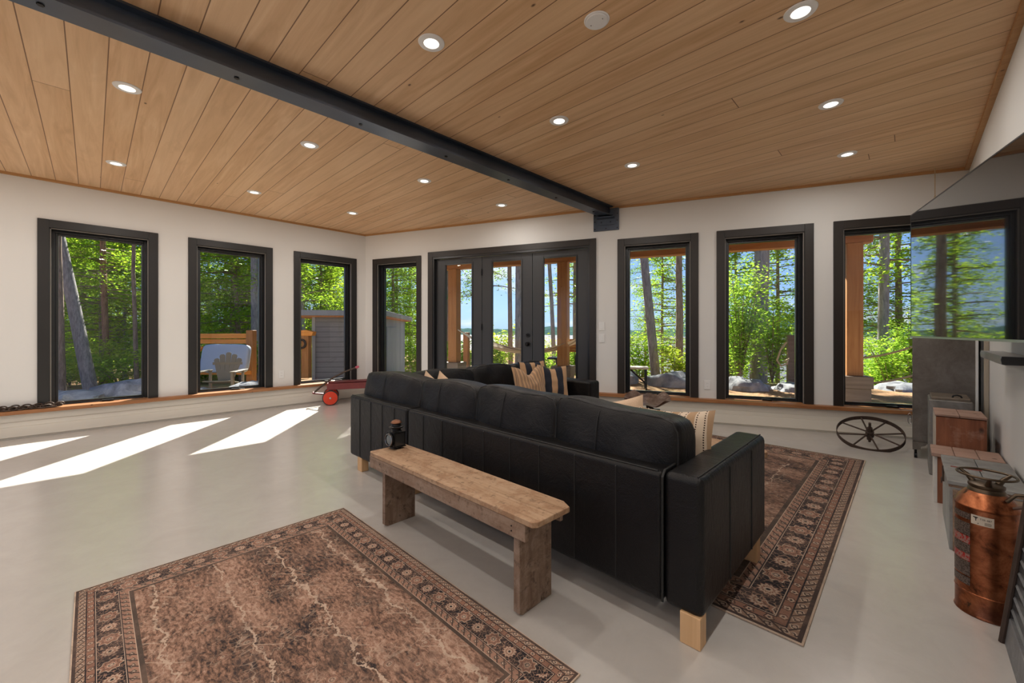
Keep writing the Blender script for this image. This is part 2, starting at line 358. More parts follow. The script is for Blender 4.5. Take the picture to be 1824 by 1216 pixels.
# ================================================================ SETTING
# window/door data: name, (s0, s1), z0, z1
LEFT_WIN = [(-3.753, -2.753), (-2.453, -1.456), (-1.164, -.164)]
LEFT_BACK = [(-5.35, -4.35), (-6.65, -5.65), (-7.95, -6.95)]  # unseen windows behind the camera, added to bring in daylight
LAKE_WIN = [(.168, 1.162), (4.31, 5.304), (5.508, 6.506), (6.69, 7.69)]
DOOR = (1.297, 4.023)
WT = .22; WZ0, WZ1 = .30, 2.375; CW = .088     # wall thickness, trim extents, casing width
def wall_with_openings(name, length0, length1, ops, label, z0=0, z1=ZC+.1):
    mb = MB(); cur = length0
    for a, b, za, zb in sorted(ops):
        mb.box(cur, a, 0, WT, z0, z1); 
        if za > z0: mb.box(a, b, 0, WT, z0, za)
        mb.box(a, b, 0, WT, zb, z1); cur = b
    mb.box(cur, length1, 0, WT, z0, z1)
    return mb
op = lambda a, b: (a+CW-.012, b-CW+.012, WZ0-.02, WZ1-CW+.012)
lops = [op(a, b) for a, b in LEFT_WIN+LEFT_BACK]
mb = wall_with_openings('wall_left', YB-C0.y-.3, WT*.8, lops, '')
struct(mb.build('wall_left', M['wall'], loc=(C0.x, C0.y, 0), rot=(0, 0, R(90))))
kops = [op(a, b) for a, b in LAKE_WIN] + [(DOOR[0]+CW-.012, DOOR[1]-CW+.012, 0, 2.415-CW+.012)]
mb = wall_with_openings('wall_lake', 0, LL+.1, kops, '')
struct(mb.build('wall_lake', M['wall'], loc=C0, rot=(0, 0, LANG)))
struct(B(XR, XR+.2, YB-.3, D0.y+.02, 0, ZC+.1).build('wall_right', M['wall']))
# unseen wall behind the camera, tall openings added to let daylight in
bw = [(XL+.6+i*1.32, XL+1.75+i*1.32) for i in range(5)]
mb = MB(); cur = XL
for a, b in bw:
    mb.box(cur, a, YB-.2, YB, 0, ZC+.1); mb.box(a, b, YB-.2, YB, 0, .3); mb.box(a, b, YB-.2, YB, 2.45, ZC+.1); cur = b
mb.box(cur, XR, YB-.2, YB, 0, ZC+.1); struct(mb.build('wall_back', M['wall']))
fp = [(XL-.02, YB), (XR+.02, YB), (XR+.02, D0.y+.1), (C0.x-.02, C0.y+.1)]
struct(MB().prism(fp, -.12, 0).build('floor', M['floor']))
struct(MB().prism([(XL-.15, YB-.2), (XR+.15, YB-.2), (XR+.15, D0.y+.3), (C0.x-.15, C0.y+.3)], ZC, ZC+.12).build('ceiling', M['ceiling']))
# thin wood crown along the ceiling edge
struct(B(YB-C0.y, 0, -.018, 0, ZC-.028, ZC).build('trim_1', M['crown'], loc=(C0.x, C0.y, 0), rot=(0, 0, R(90))))
struct(B(0, LL, -.018, 0, ZC-.028, ZC).build('trim_2', M['crown'], loc=C0, rot=(0, 0, LANG)))
struct(B(XR-.035, XR, YB, D0.y, ZC-.03, ZC).build('trim_3', M['crown']))
# ledge and stepped base under the windows
def ledge_run(nm, s0, s1, loc, rz, n):
    mb = MB().box(s0, s1, -.10, .10, .262, .302); o = struct(mb.build('window_ledge', M['ledge'], loc=loc, rot=(0, 0, rz), bevel=.004)); o.name = 'trim_%d' % n
    mb = MB(); mb.box(s0, s1, -.048, .0, .18, .262); mb.box(s0, s1, -.058, .0, .13, .18); mb.box(s0, s1, -.068, .0, .022, .13); mb.box(s0, s1, -.05, .0, .0, .022)
    o = struct(mb.build('base', M['base'], loc=loc, rot=(0, 0, rz), bevel=.003)); o.name = nm
ledge_run('baseboard_left', YB-C0.y, -.0, (C0.x, C0.y, 0), R(90), 4)
ledge_run('baseboard_lake_left', .0, DOOR[0]-.005, C0, LANG, 5)
ledge_run('baseboard_lake_right', DOOR[1]+.005, LL-.0, C0, LANG, 6)
struct(B(XR-.015, XR, YB, 4.7, 0, .13).build('baseboard_right', M['white_plastic']))
wcount = 0
def window(s0, s1, loc, rz, trim):
    global wcount; wcount += 1
    r = struct(thing('window_%d' % wcount, None, None, loc, rz))
    a, b = s0+CW, s1-CW; t0, t1 = WZ0, WZ1-CW
    mb = MB(); mb.box(s0, a, -.02, .0, t0, WZ1); mb.box(b, s1, -.02, .0, t0, WZ1); mb.box(a, b, -.02, .0, t1, WZ1)
    mb.build('casing', trim, r, bevel=.003)
    mb = MB(); g = .012
    mb.box(a-g, a+.004, -.012, .17, t0, t1+g); mb.box(b-.004, b+g, -.012, .17, t0, t1+g); mb.box(a+.004, b-.004, -.012, .17, t1-.004, t1+g)
    mb.build('jamb_liner', M['trim_black'], r)
    mb = MB(); w = .008; mb.box(a+.004, a+.004+w, .0, .012, t0, t1-.004); mb.box(b-.004-w, b-.004, .0, .012, t0, t1-.004); mb.box(a+.004, b-.004, .0, .012, t1-.004-w, t1-.004)
    mb.build('bead', M['reveal'], r)
    f = .034; mb = MB(); y0, y1 = .085, .175; c, d = a+.004, b-.004; e0, e1 = t0+.003, t1-.004
    mb.box(c, c+f, y0, y1, e0, e1); mb.box(d-f, d, y0, y1, e0, e1); mb.box(c+f, d-f, y0, y1, e1-f, e1); mb.box(c+f, d-f, y0, y1, e0, e0+.012)
    fr = mb.build('window_frame', M['frame_black'], r, bevel=.003)
    c += f; d -= f; e0 += .012; e1 -= f; q = .022; mb = MB(); y0, y1 = .115, .165
    mb.box(c, c+q, y0, y1, e0, e1); mb.box(d-q, d, y0, y1, e0, e1); mb.box(c+q, d-q, y0, y1, e1-q, e1); mb.box(c+q, d-q, y0, y1, e0, e0+q)
    mb.build('sash', M['frame_black'], r, bevel=.003)
    mb = MB().box(c+q-.005, d-q+.005, .146, .152, e0+q-.005, e1-q+.005); mb.build('pane', M['glass'], r)
    m_ = (s0+s1)/2+.05; mb = MB().box(m_-.05, m_+.05, .055, .11, t0+.002, t0+.022); mb.tube([(m_, .055, t0+.015), (m_+.03, .035, t0+.02), (m_+.10, .04, t0+.012)], .006)
    mb.build('crank_handle', M['black_metal'], r)
for a, b in LEFT_WIN: window(a, b, (C0.x, C0.y, 0), R(90), M['trim_black'])
for a, b in LAKE_WIN: window(a, b, C0, LANG, M['trim_brown'])
for a, b in LEFT_BACK: window(a, b, (C0.x, C0.y, 0), R(90), M['trim_black'])
# triple glazed door
r = struct(thing('door_1', None, None, C0, LANG)); a, b = DOOR[0]+CW, DOOR[1]-CW; TZ = 2.415
mb = MB(); mb.box(DOOR[0], a, -.02, .0, 0, TZ); mb.box(b, DOOR[1], -.02, .0, 0, TZ); mb.box(a, b, -.02, .0, TZ-CW, TZ); mb.build('casing', M['trim_brown'], r, bevel=.003)
mb = MB(); g = .012; mb.box(a-g, a+.03, -.012, .17, 0, TZ-CW+g); mb.box(b-.03, b+g, -.012, .17, 0, TZ-CW+g); mb.box(a+.03, b-.03, -.012, .17, TZ-CW-.03, TZ-CW+g); mb.box(a+.03, b-.03, 0, .17, 0, .03)
mb.build('door_frame', M['frame_black'], r)
pw = (b-a-.06)/3
for i in range(3):
    p0 = a+.03+i*pw+.003; p1 = p0+pw-.006; off = .05; g0 = p0+.172; g1 = p1-.172; z0, z1 = .035, TZ-CW-.035; gz0, gz1 = .30, 2.20
    mb = MB(); y0, y1 = off, off+.045
    mb.box(p0, g0, y0, y1, z0, z1); mb.box(g1, p1, y0, y1, z0, z1); mb.box(g0, g1, y0, y1, gz1, z1); mb.box(g0, g1, y0, y1, z0, gz0)
    d = mb.build('door_panel', M['door_grey'], r, bevel=.002)
    mb = MB(); w = .018; y0 = off-.01; y1 = off
    mb.box(g0-w, g0+.004, y0, y1, gz0-w, gz1+w); mb.box(g1-.004, g1+w, y0, y1, gz0-w, gz1+w); mb.box(g0+.004, g1-.004, y0, y1, gz1-.004, gz1+w); mb.box(g0+.004, g1-.004, y0, y1, gz0-w, gz0+.004)
    mb.build('glazing_bead', M['frame_black'], d, bevel=.003)
    MB().box(g0-.004, g1+.004, off+.018, off+.026, gz0-.004, gz1+.004).build('pane', M['glass'], d)
    if i == 0:
        mb = MB()
        for z in (.3, 1.2, 2.05): mb.cyl((p1+.003, off-.012, z-.05), (p1+.003, off-.012, z+.05), .009, n=10)
        mb.build('hinge', M['black_metal'], d)
    if i == 1:
        x = p1-.065
        mb = MB().cyl((x, off-.012, 1.075), (x, off, 1.075), .03); mb.tube([(x, off-.012, 1.075), (x, off-.02, 1.075), (x-.025, off-.022, 1.09)], .008); mb.build('deadbolt', M['black_metal'], d)
        mb = MB().cyl((x, off-.008, .945), (x, off, .945), .032); mb.cyl((x, off-.045, .945), (x, off-.008, .945), .012); mb.lathe([(0, .03), (.02, .028), (.029, .012), (.029, -.008), (.014, -.02), (0, -.02)], 20, mat=Matrix.Translation((x, off-.055, .945)) @ Matrix.Rotation(R(90), 4, 'X'))
        mb.build('door_knob', M['black_metal'], d, smooth=40)
# beam
bx = -2.935; be = (bx-C0.x)/WX.x*WX.y+C0.y-.02
r = tag(thing('steel_beam', 'long dark blue-black steel beam under the plank ceiling, running to the lake wall', 'beam', (bx, 0, 0)))
hw = .078; zt = ZC; zb = 2.688
mb = MB(); mb.box(-hw, hw, YB, be, zb, zb+.014); mb.box(-hw, hw, YB, be, zt-.014, zt-.001); mb.box(-.03, .03, YB, be, zb+.014, zt-.014); mb.build('beam_body', M['steel_beam'], r)
for k in range(9):
    yy = .616+.785*(k-1)
    if yy > be-.3: break
    MB().cyl((-.005, yy, zb-.006), (-.005, yy, zb+.001), .014, n=6).build('bolt', M['black_metal'], r)
r = tag(thing('wall_bracket', 'dark steel bolted bracket plate carrying the beam end on the lake wall', 'bracket', LW(4.16, -.012, 0), LANG))
B(-.17, .17, -.012, .011, 2.505, 2.80).build('plate', M['steel_beam'], r, bevel=.002)
mb = MB().box(-.115, .115, -.11, -.012, 2.66, 2.674); mb.box(-.115, .115, -.024, -.012, 2.575, 2.66); mb.build('seat_angle', M['steel_beam'], r, bevel=.002)
for x, z in ((-.15, 2.53), (0, 2.53), (.15, 2.53), (-.15, 2.63), (.15, 2.63), (.15, 2.72), (-.15, 2.72), (-.06, 2.615), (.06, 2.615)):
    MB().cyl((x, -.034 if abs(x) == .06 else -.02, z), (x, -.01, z), .009, n=6).build('bolt', M['black_metal'], r)
# ---------------------------------------------------------------- downlights
t = NT('lamp_lens'); t.b.inputs['Emission Color'].default_value = (1, .93, .82, 1); t.b.inputs['Emission Strength'].default_value = 2.2; t.set(col=(.9, .88, .85)); M['lens'] = t.m
M['lamp_trim'] = paint('lamp_trim', (.8, .8, .8), .3, var=.01)
seen = {(-3.86, .17): 'largest recessed ceiling light left of the steel beam', (-5.69, .17): 'recessed ceiling light nearest the far left wall, closest to camera',
 (-3.875, 1.37): 'recessed ceiling light left of the beam, second from camera in its row', (-5.68, 1.37): 'recessed ceiling light above and between the two left-hand windows near the wall',
 (-5.687, 2.59): 'recessed ceiling light in the far corner where left and lake walls meet', (-3.884, 2.59): 'recessed ceiling light left of the beam above the glass doors side, third in its row',
 (-3.90, 3.81): 'recessed ceiling light closest to the glass doors left of the beam', (-1.99, 1.375): 'recessed ceiling light just right of the beam, nearest the camera',
 (-2.0, 2.595): 'recessed ceiling light right of the beam, middle of its row', (-2.01, 3.81): 'recessed ceiling light right of the beam, closest to the lake wall',
 (-.409, 2.588): 'large recessed ceiling light at the top right of the room', (-.416, 3.803): 'recessed ceiling light at right, middle of the row towards the right wall',
 (-.423, 4.99): 'recessed ceiling light at right closest to the lake wall windows'}
def downlight(x, y, label, lit):
    r = tag(thing('ceiling_light', label, 'ceiling light', (x, y, ZC)), group='recessed ceiling lights')
    MB().lathe([(.044, -.001), (.044, -.008), (.055, -.009), (.072, -.006), (.076, -.001)], 36).build('trim_ring', M['lamp_trim'], r, smooth=40)
    MB().lathe([(0, -.002), (.03, -.0022), (.044, -.0035)], 36).build('lens', M['lens'], r, smooth=60)
    ld = bpy.data.lights.new('bulb', 'AREA'); ld.shape = 'DISK'; ld.size = .085; ld.energy = LAMP; ld.color = (1, .95, .89)
    lo = bpy.data.objects.new('bulb', ld); COL.objects.link(lo); lo.parent = r; lo.location = (0, 0, -.012)
for (x, y), lb in seen.items(): downlight(x, y, lb, 1)
for x in (-5.69, -3.88, -2.0, -.41):  # unseen lamps carrying the grid on, added to brighten the room
    for y in (-4.6, -3.4, -2.2, -1.03) + ((.17,) if x in (-2.0, -.41) else ()) + ((1.37,) if x == -.41 else ()):
        downlight(x, y, 'unseen recessed ceiling light added out of view to fill the room', 1)
r = tag(thing('ceiling_cover', 'blank round white cover plate on the ceiling between two lights', 'cover plate', (-1.208, 1.897, ZC)))
MB().lathe([(0, -.011), (.055, -.011), (.058, -.006), (.064, -.006), (.068, -.001)], 40).build('cover_disc', M['lamp_trim'], r, smooth=30)
for sx in (-1, 1): MB().lathe([(0, -.013), (.003, -.012), (.003, -.010)], 10, (sx*.036, 0, 0)).build('screw', M['chrome'], r)

# ---------------------------------------------------------------- sockets, switches
def plate(name, label, loc, rz, kind):
    r = tag(thing(name, label, 'socket' if kind == 'o' else 'switch', loc, rz))
    B(-.036, .036, -.007, -.001, -.058, .058).build('cover', M['white_plastic'], r, bevel=.002)
    if kind == 'o':
        for z in (-.02, .02):
            s_ = B(-.016, .016, -.009, -.007, z-.014, z+.014).build('receptacle', M['white_plastic'], r, bevel=.001)
            mb = MB()
            for x in (-.006, .006): mb.box(x-.001, x+.001, -.0095, -.009, z-.002, z+.006)
            mb.build('slots', M['black_metal'], s_)
    else: B(-.016, .016, -.011, -.007, -.034, .034).build('rocker', M['white_plastic'], r, bevel=.002)
plate('wall_socket', 'white wall socket between the two right-hand lake windows', LW(5.405, 0, .469), LANG, 'o')
plate('wall_socket', 'white wall socket between the two windows at the left wall', (XL, C0.y-1.335, .482), R(90), 'o')
plate('light_switch', 'white light switch right of the glass doors, upper one', LW(4.10, 0, 1.205), LANG, 's')
plate('light_switch', 'white light switch right of the glass doors, lower one', LW(4.10, 0, 1.04), LANG, 's')

# ================================================================ RUGS
r1x0, r1x1, r1y0, r1y1 = -2.617, -.785, -.052, 1.135
M['rug1'] = m_rug('rug_small', (r1x1-r1x0)/2, (r1y1-r1y0)/2, 1.0, 3.)
hx, hy = (r1x1-r1x0)/2, (r1y1-r1y0)/2
tag(B(-hx, hx, -hy, hy, 0, .006).build('patterned_rug', M['rug1'], loc=((r1x0+r1x1)/2, (r1y0+r1y1)/2, .001), bevel=.002), 'faded reddish-brown oriental rug on bare floor in the foreground, left of the bench', 'rug')
r2x0, r2x1, r2y0, r2y1 = -2.42, -.275, 1.80, 4.745
hx, hy = (r2x1-r2x0)/2, (r2y1-r2y0)/2
M['rug2'] = m_rug('rug_large', hx, hy, 1.75, 8., True, .8)
tag(B(-hx, hx, -hy, hy, 0, .006).build('patterned_rug', M['rug2'], loc=((r2x0+r2x1)/2, (r2y0+r2y1)/2, .001), bevel=.002), 'large oriental rug under the sofa, dark border seen right of the sofa arm', 'rug')

# ================================================================ SOFA
LE = M['leather']; SE = M['seam']
SX0, SX1, SY0, SY1, SZ0, SZ1 = -3.39, -.53, 1.52, 2.42, .105, .605
WE = 3.93                                                    # far end of the second wing
r = tag(thing('leather_sofa', 'black leather L-shaped sectional sofa on pale wooden legs, seen from behind', 'sofa', (0, 0, 0)))
def soft(mb, nm, par=r, bev=.022, mat=None): return mb.build(nm, mat or LE, par, bevel=bev, seg=3)
xs_ = -2.491
soft(B(xs_+.004, -.676-.001, SY0, SY0+.17, SZ0, SZ1), 'back_frame')
soft(B(SX0, xs_-.004, SY0, SY0+.17, SZ0, SZ1), 'back_frame')
soft(B(SX0, SX0+.17, SY0+.17, WE-.22, SZ0, SZ1), 'back_frame')
arm = soft(B(-.675, SX1, SY0, SY1, SZ0, SZ1+.008), 'armrest', bev=.028)
arm2 = soft(B(SX0, -2.46, WE-.2, WE, SZ0, SZ1-.01), 'armrest', bev=.028)
soft(B(SX0+.15, -.74, SY0+.1, SY1-.03, SZ0, .27), 'seat_base')
soft(B(SX0+.15, -2.48, SY1-.04, WE-.18, SZ0, .27), 'seat_base')
# vertical welt seams on the back and side
def welt(p, par):
    return MB().tube(p, .0032, 6).build('seam', SE, par)
sx = MB()
for x in (-3.205, -3.02, -2.84, -2.665, -2.294, -2.088, -1.888, -1.70, -1.494, -1.295, -1.085, -.876):
    welt([(x, SY0+.018, SZ1-.001), (x, SY0-.0005, SZ1-.02), (x, SY0-.0005, SZ0+.02)], r)
sx = MB()
for y in (1.838, 2.157): sx.tube([(SX1-.02, y, SZ1+.008), (SX1+.0005, y, SZ1-.02), (SX1+.0005, y, SZ0+.02)], .0030, 6)
sx.tube([(-.676, SY0-.001, SZ0+.01), (-.676, SY0-.001, SZ1-.015), (-.676, SY0+.02, SZ1+.006), (-.676, SY0+.15, SZ1+.009)], .005, 6)
sx.tube([(SX1-.022, SY0+.02, SZ1+.008), (SX1-.022, SY1-.02, SZ1+.008)], .003, 6)
sx.build('arm_seams', SE, arm)
sx = MB(); sx.tube([(SX0+.02, SY0+.014, SZ1+.0), (-.70, SY0+.014, SZ1+.0)], .0035, 6); sx.build('top_seam', SE, r)
def cushion(x0, x1, yc, ztop, th=.21, zb=.36, lean=.10, axis=0, sag=0., seed=1, nm='back_cushion'):
    rnd = random.Random(seed); ph = rnd.random()*6
    hx, hz = (x1-x0)/2+.006, (ztop-zb)/2
    def fn(v):
        w = .006*math.sin(v.x*23+ph)*math.sin(v.z*19+ph) + .005*math.sin(v.x*47+ph*2)*(abs(v.z)/hz)**3
        return Vector((v.x, v.y+w, v.z + .008*math.sin(v.x*9+ph)*(1 if v.z > 0 else 0) - sag*(v.x/hx)*(v.z > 0)))
    mb = puffbox(hx, th/2, hz, 8.5, 20, (.004, .022, .010), fn)
    o = mb.build(nm, LE, r, smooth=180)
    cx = (x0+x1)/2; zc = (ztop+zb)/2
    if axis == 0: o.location = (cx, yc, zc); o.rotation_euler = (R(lean*57), 0, 0)
    else: o.location = (yc, cx, zc); o.rotation_euler = (R(lean*57), 0, R(-90))
    # welts: loops near the back and front face and a stitched line down the middle
    for sy in (-1, 1):
        pts = []
        for i in range(48):
            a = 2*PI*i/48; c, s_ = math.cos(a), math.sin(a); kk = 8.5; q = (abs(c)**kk+abs(s_)**kk)**(-1/kk)
            X, Z = c*q, s_*q; Yn = .86; qq = (abs(X)**kk+Yn**kk+abs(Z)**kk)**(1/kk); X /= qq; Z /= qq; Y = Yn/qq
            pts.append(fn(Vector((X*(hx+.001), sy*Y*(th/2+.001), Z*(hz+.001)))))
        sm = MB().tube(pts, .004, 6, closed=True).build('piping', SE, o)
    pts = [fn(Vector((-.05, -(th/2+.028*(1-(z/hz)**2))*(1-abs(z/hz)**8.5)**(1/8.5)-.0, z))) for z in [hz*(-.9+1.8*i/14) for i in range(15)]]
    MB().tube(pts, .002, 5).build('centre_seam', SE, o)
    return o
yb = SY0+.17+.035
cushion(-3.36, -2.51, yb, .800, seed=3, lean=-.10)
cushion(-2.51, -1.90, yb, .800, seed=4, lean=-.10)
cushion(-1.90, -1.29, yb, .808, seed=5, lean=-.10)
cushion(-1.29, -.665, yb, .795, sag=.02, seed=6, lean=-.10)
cushion(1.80, 2.62, SX0+.25, .775, seed=7, axis=1, lean=.12)
cushion(2.62, 3.17, SX0+.25, .785, seed=8, axis=1, lean=.12)
cushion(3.17, 3.72, SX0+.25, .78, seed=9, axis=1, lean=.12)
for i, (a, b) in enumerate(((-2.50, -1.62), (-1.62, -.77))):
    o = puffbox((b-a)/2, .32, .085, 6, 14, (.004, .01, .018)).build('seat_cushion', LE, r, smooth=180, loc=((a+b)/2, 2.11, .305))
for i, (a, b) in enumerate(((1.80, 2.75), (2.75, 3.70))):
    o = puffbox(.34, (b-a)/2, .085, 6, 14, (.01, .004, .018)).build('seat_cushion', LE, r, smooth=180, loc=(-2.83, (a+b)/2, .305))
for x, y in ((-.572, 1.545), (-.572, 2.30), (-3.22, 1.555), (-2.52, 1.60), (-3.31, 3.85), (-2.54, 3.85), (-2.0, 2.34)):
    MB().prism([(x-.037, y-.03), (x+.037, y-.03), (x+.037, y+.03), (x-.037, y+.03)], (.0072 if x > -2.46 and y > 1.75 else 0), SZ0+.01).build('leg', M['leg_wood'], r, bevel=.003)

# ================================================================ THROW PILLOWS
def m_stripes(name, base, bands, axis=0, per=None, rough=.85):
    """bands: list of (pos from -half.., colour) constant ramp over coordinate axis, size .5 m"""
    t = NT(name); x = t.sep()[axis]; u = t.math('ADD', t.math('MULTIPLY', x, 2.), .5)
    if per: u = t.math('FRACT', t.math('MULTIPLY', u, float(per)))
    c = t.ramp(u, bands, 'CONSTANT'); fine = t.noise(300, 2)
    c = t.mix(.3, c, t.mix(1., c, t.ramp(fine, [(.3, .6), (.7, 1.3)]), 'MULTIPLY'))
    t.set(col=c, rough=rough, spec=.2, sheen=.15); t.bump(fine, .2, .002); return t.m
TAN_, CRM, NVY, BRN = (.46, .28, .155), (.66, .55, .43), (.018, .02, .03), (.17, .11, .075)
M['p_stripe'] = m_stripes('pillow_stripes', TAN_, [(0, TAN_), (.45, BRN), (.55, (.33, .21, .13)), (.8, BRN), (.9, TAN_)], 0, 13)
M['p_navy'] = m_stripes('pillow_navy', NVY, [(0, NVY), (.14, TAN_), (.27, NVY), (.43, TAN_), (.57, NVY), (.73, TAN_), (.86, NVY)], 0)
M['p_cream'] = m_stripes('pillow_plain', (.60, .43, .29), [(0, (.60, .43, .29)), (.5, (.62, .45, .31))], 0)
def m_ticking():
    t = NT('pillow_ticking'); x, y, z = t.sep(); u = t.math('MULTIPLY', t.math('FRACT', t.math('ADD', t.math('MULTIPLY', x, 11.), .89)), 1.)
    TN, CR, DK = (.38, .25, .15), (.58, .47, .36), (.05, .03, .025)
    c = t.ramp(u, [(0, TN), (.26, CR), (.33, DK), (.39, CR), (.70, DK), (.76, CR), (.83, TN)], 'CONSTANT')
    dash = t.math('GREATER_THAN', t.math('FRACT', t.math('MULTIPLY', z, 90.)), .45)
    c0 = t.ramp(u, [(0, TN), (.26, CR), (.83, TN)], 'CONSTANT')
    t.set(col=t.mix(dash, c0, c), rough=.85, spec=.2); t.bump(t.noise(300, 2), .2, .002); return t.m
M['p_tick'] = m_ticking()
def pillow(label, loc, rot, mat, w=.46, th=.085, chop=.0, group=None, n=22):
    mb = MB()
    for sg in (-1, 1):
        vs = []; fs = []
        for i in range(n+1):
            for j in range(n+1):
                u, v = 2*i/n-1, 2*j/n-1
                X = w/2*u*(1-.09*(1-v*v)); Z = w/2*v*(1-.09*(1-u*u)); T = th*((1-u**2)**.55*(1-v**2)**.55)
                if chop: k = math.exp(-(u/.38)**2)*max(0, (v+.3)/1.3)**1.3; Z -= chop*k; T *= 1-.35*k
                T *= 1+.07*math.sin(u*7+v*5)+.05*math.sin(v*11-u*3)
                vs.append((X, sg*T, Z))
        for i in range(n):
            for j in range(n):
                q = (i*(n+1)+j, (i+1)*(n+1)+j, (i+1)*(n+1)+j+1, i*(n+1)+j+1); fs.append(q if sg < 0 else q[::-1])
        mb.add(vs, fs)
    o = mb.build('throw_pillow', mat, smooth=180, loc=loc, rot=rot)
    return tag(o, label, 'pillow', group)
E_ = lambda x, y, z: (R(x), R(y), R(z))
pillow('tan and brown finely striped pillow with a dented top, leaning on the far sofa back', (-2.78, 3.13, .572), E_(-14, 0, 86), M['p_stripe'], .44, .075, .08)
pillow('navy pillow with wide tan stripes beside the far sofa armrest', (-2.79, 3.50, .575), E_(-14, 4, 66), M['p_navy'], .40, .06, .03)
pillow('navy pillow with tan band mostly hidden behind the striped dented pillow', (-2.945, 3.36, .615), E_(-8, 0, 84), M['p_navy'], .40, .045)
pillow('plain tan pillow in the sofa corner, left of its neighbour, only the top corner showing', (-2.78, 1.92, .572), E_(-8, 22, 4), M['p_cream'], .38, .05)
pillow('plain tan pillow in the sofa corner, right of its neighbour, with a pointed top corner', (-2.765, 2.05, .562), E_(-8, 22, 4), M['p_cream'], .38, .05)
pillow('light tan pillow showing a tall corner above the sofa back near the tractor seat', (-1.29, 2.27, .535), E_(-12, -14, 6), M['p_cream'], .38, .06)
pillow('small cream ticking pillow corner in front of the tractor seat', (-1.02, 2.12, .515), E_(-12, 15, 4), M['p_tick'], .32, .045)
pillow('tan pillow with cream and dark stitched stripes leaning by the near armrest', (-.825, 1.97, .565), E_(-14, -6, -8), M['p_tick'], .41, .075)

# ================================================================ BENCH + LANTERN
r = tag(thing('wooden_bench', 'long low weathered plank bench standing behind the black sofa', 'bench', (0, 0, 0)))
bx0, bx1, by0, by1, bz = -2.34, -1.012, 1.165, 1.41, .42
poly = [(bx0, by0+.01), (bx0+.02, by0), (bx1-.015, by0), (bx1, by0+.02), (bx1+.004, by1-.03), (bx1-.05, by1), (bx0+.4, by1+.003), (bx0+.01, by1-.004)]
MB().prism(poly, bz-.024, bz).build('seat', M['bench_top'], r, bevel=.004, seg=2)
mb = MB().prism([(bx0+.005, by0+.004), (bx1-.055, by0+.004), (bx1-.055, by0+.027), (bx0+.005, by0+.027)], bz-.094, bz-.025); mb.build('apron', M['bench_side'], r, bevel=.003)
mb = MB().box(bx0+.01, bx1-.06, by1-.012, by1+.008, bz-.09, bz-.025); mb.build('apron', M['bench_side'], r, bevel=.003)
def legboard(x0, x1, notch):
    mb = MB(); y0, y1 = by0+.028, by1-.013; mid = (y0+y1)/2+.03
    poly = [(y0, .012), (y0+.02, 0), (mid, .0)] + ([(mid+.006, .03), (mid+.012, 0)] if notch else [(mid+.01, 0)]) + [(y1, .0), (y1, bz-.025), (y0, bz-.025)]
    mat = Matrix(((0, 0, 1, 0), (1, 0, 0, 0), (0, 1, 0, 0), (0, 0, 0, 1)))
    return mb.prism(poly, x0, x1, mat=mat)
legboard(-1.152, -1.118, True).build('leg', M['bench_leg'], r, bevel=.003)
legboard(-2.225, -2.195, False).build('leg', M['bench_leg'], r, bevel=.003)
for x, z in ((-1.14, .37), (-1.14, .35), (-2.21, .37)): MB().cyl((x, by0+.002, z), (x, by0+.006, z), .003, n=8).build('nail', M['black_metal'], r)
# antique carriage lamp
LB = paint('lamp_black', (.016, .016, .017), .35, .7, var=.5, scale=30, bumps=.3); LC = paint('lamp_copper', (.20, .09, .05), .4, .8, var=.4, scale=40)
r = tag(thing('carriage_lamp', 'small antique black metal lamp with round lens and rusty cap, standing on the bench', 'lantern', (-2.285, 1.318, bz), R(94)))
hb = .040
mb = MB(); mb.prism([(-hb-.004, -hb-.004), (hb+.004, -hb-.004), (hb+.004, hb+.004), (-hb-.004, hb+.004)], .012, .018); mb.lathe([(0, 0), (.033, 0), (.03, .006), (.026, .012)], 24); mb.build('foot', LB, r, bevel=.001)
mb = MB(); f = .007
for sx_ in (-1, 1):
    for sy_ in (-1, 1): mb.box(sx_*hb-(f if sx_ > 0 else 0), sx_*hb+(0 if sx_ > 0 else f), sy_*hb-(f if sy_ > 0 else 0), sy_*hb+(0 if sy_ > 0 else f), .018, .100)
mb.box(-hb+.001, -hb+.003, -hb+f, hb-f, .018, .1); mb.box(-hb, hb, hb-.003, hb-.001, .018, .1); mb.box(-hb-.002, hb+.002, -hb-.002, hb+.002, .100, .104); mb.build('housing', LB, r, bevel=.001)
MB().box(hb-.003, hb-.002, -hb+f, hb-f, .02, .098).box(-hb+f, hb-f, -hb+.002, -hb+.003, .02, .098).build('side_glass', paint('smoky_glass', (.03, .03, .03), .1, var=.2), r)
mt = Matrix.Translation((-hb, 0, .060)) @ Matrix.Rotation(R(-90), 4, 'Y')
MB().lathe([(.037, .0), (.040, .008), (.037, .014), (.032, .014), (.031, .010)], 32, mat=mt).build('lens_ring', LB, r, smooth=40)
MB().lathe([(0, .014), (.018, .013), (.031, .010)], 32, mat=mt).build('lens', paint('lens_glass', (.13, .15, .16), .12, var=.2), r, smooth=60)
MB().tube([mt @ Vector((.035*math.cos(a), .035*math.sin(a), .0145)) for a in [2*PI*i/40 for i in range(40)]], .0014, 6, closed=True).build('lens_rim', M['chrome'], r)
MB().lathe([(.034, .104), (.028, .110), (.028, .122), (.042, .128), (.045, .134), (.040, .138), (.030, .140), (.027, .150), (.029, .154), (.0, .154)], 32).build('chimney', LB, r, smooth=30)
MB().lathe([(0, .176), (.012, .175), (.024, .170), (.033, .161), (.034, .157), (.026, .153), (0, .153)], 32).build('cap', LC, r, smooth=60)
MB().lathe([(0, .0), (.004, .001), (.004, .01), (0, .011)], 10, mat=Matrix.Translation((hb, hb, .06)) @ Matrix.Rotation(R(90), 4, 'Y')).build('latch', LB, r)

